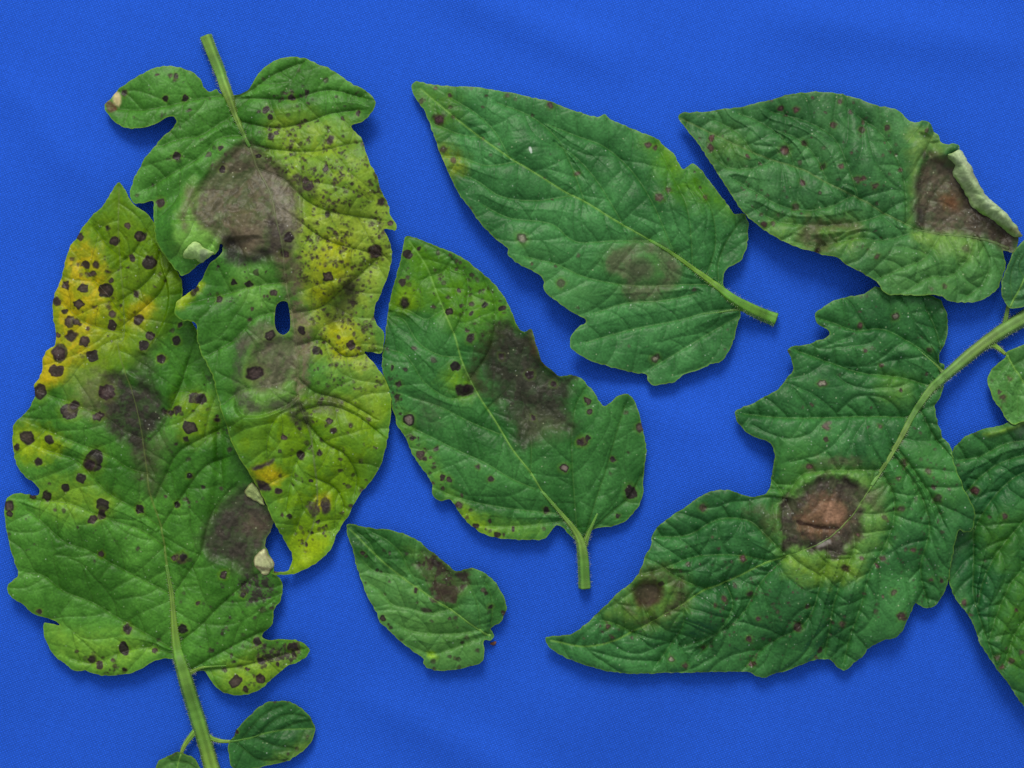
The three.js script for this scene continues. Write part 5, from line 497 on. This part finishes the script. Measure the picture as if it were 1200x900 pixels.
blade({ parent: leafD, origin: oD, seed: 82, name: 'curled_margin', label: 'pale hairy underside of the rolled up edge', green: [[.16, .25, .10], [.34, .42, .25]], outline: P.C7([335, 272, 370, 252, 412, 236, 445, 290, 475, 330, 505, 400, 545, 470, 595, 530, 655, 580, 705, 630, 755, 690, 778, 715, 770, 740, 735, 737, 700, 712, 650, 672, 590, 627, 530, 592, 490, 552, 470, 512, 440, 462, 400, 412, 378, 372, 382, 320]), base: (x, y) => Math.max(12, bD.hAt(x, y) + 3), dome: [12, 6], wave: 2, curl: 0, lump: .1, quilt: 0, dust: 0, rim: .2, rimColor: [.16, .26, .06], thick: 1, patches: [{ p: P.C7([410, 370, 440, 370, 450, 410, 420, 415]), c: [.19, .22, .14], o: .5, f: 4, w: 3 }, { p: P.C7([385, 375, 400, 395, 450, 460, 500, 540, 545, 585, 640, 650, 735, 725, 735, 737, 640, 675, 530, 600, 460, 510, 390, 410]), c: [.11, .22, .045], o: .8, f: 2.5, w: 3 }, { p: P.C7([720, 690, 760, 690, 785, 720, 760, 745]), c: [.10, .075, .045], o: .8, f: 3, w: 3 }, { p: P.C7([440, 310, 470, 330, 560, 500, 530, 480]), c: [.20, .20, .15], o: .6, f: 3, w: 4 }, { p: P.C7([540, 490, 580, 540, 570, 560, 530, 520]), c: [.22, .27, .2], o: .5, f: 4, w: 3 }] });
// the stem's own small leaflets, after the leaves they rest against
{
  const bl = (x, y) => bD.eAt(x, y) > -4 && y < 310 ? bD.hAt(x, y) + 1.4 : null;
  const t1 = blade({ parent: leafE, origin: oE, seed: 72, softSpots: true, name: 'leaflet', label: 'small leaflet above the stem cut by the right edge', green: [[0.0459, 0.1325, 0.051], [0.0714, 0.1855, 0.0703]], quilt: .8, below: bl, outline: [...P.C1([1200, 215, 1130, 290, 1082, 350, 1050, 420, 1020, 500, 985, 600, 982, 690, 1000, 750, 1030, 800, 1060, 835]), ...P.P([1186, 362, 1200, 358, 1216, 345, 1226, 320, 1222, 295, 1210, 280])], midrib: P.P([1212, 285, 1205, 310, 1192, 340, 1181, 362]), midR: [1.8, .5], laterals: [P.P([1186, 352, 1182, 335, 1184, 315, 1192, 298]), P.P([1192, 340, 1205, 335, 1218, 322]), P.P([1198, 326, 1192, 312, 1200, 295]), P.P([1186, 352, 1200, 350, 1214, 340])], lift: [[1180, 360, 13], [1175, 335, 15], [1190, 295, 17], [1195, 330, 16], [1220, 310, 12]], spots: S.C1([1190, 730, 16]) });
  stalk(leafE, oE, P.P([1177, 385, 1179, 374, 1181, 362, 1183, 352]).map(([x, y], i) => [x, y, [11, 12, 13, 15][i]]), 3.4, 1.8, 'petiolule', [.11, .20, .055]);
  const bl2 = (x, y) => bG.eAt(x, y) > -4 ? bG.hAt(x, y) + 1.4 : null;
  blade({ parent: leafE, origin: oE, seed: 73, softSpots: true, name: 'leaflet', label: 'small spotted leaflet below the stem cut by the right edge', green: [[0.0612, 0.1696, 0.0454], [0.0969, 0.2332, 0.068]], quilt: .8, below: bl2, outline: [...P.C2([1040, 322, 1072, 300, 1120, 282, 1200, 250]), ...P.P([1216, 400, 1233, 415, 1239, 445, 1230, 475, 1214, 492, 1199, 494, 1187, 497, 1180, 493, 1176, 487, 1170.7, 478, 1164, 468.7, 1159.3, 456.7, 1157, 447, 1158.7, 438, 1164, 430, 1173, 423, 1178, 418])], midrib: P.P([1218, 478, 1208, 462, 1200, 450, 1193, 439, 1185, 426, 1179, 414]), midR: [1.9, .5], laterals: [P.P([1183, 424, 1172, 436, 1162, 448]), P.P([1190, 434, 1180, 450, 1178, 478]), P.P([1186, 428, 1200, 420, 1218, 412]), P.P([1197, 445, 1212, 440, 1230, 445]), P.P([1198, 447, 1192, 465, 1192, 488])], lift: [[1180, 415, 10], [1160, 447, 8], [1180, 450, 12], [1180, 490, 11], [1205, 410, 11], [1215, 450, 12]], spots: S.C2([1070, 555, 26, 975, 670, 26, 1005, 715, 32, 1010, 750, 22, 990, 805, 16, 912, 570, 14]), tints: [{ p: P.P([1182, 412, 1200, 404, 1225, 410, 1205, 430, 1190, 428]), c: [.045, .12, .035], o: .6, f: 5, w: 4 }] });
  stalk(leafE, oE, P.C2([860, 265, 930, 258, 985, 290, 1045, 340]).map(([x, y], i) => [x, y, [10.5, 10, 10.5, 11.5][i]]), 3.8, 2, 'petiolule');
}

// ---------------------------------------------------------------- draw
const renderer = new THREE.WebGLRenderer({ antialias: true });
renderer.toneMapping = THREE.LinearToneMapping; renderer.toneMappingExposure = EXPOSURE;
renderer.shadowMap.enabled = true; renderer.shadowMap.type = THREE.PCFSoftShadowMap;
renderer.setSize(1024, 768);
renderer.render(scene, camera);
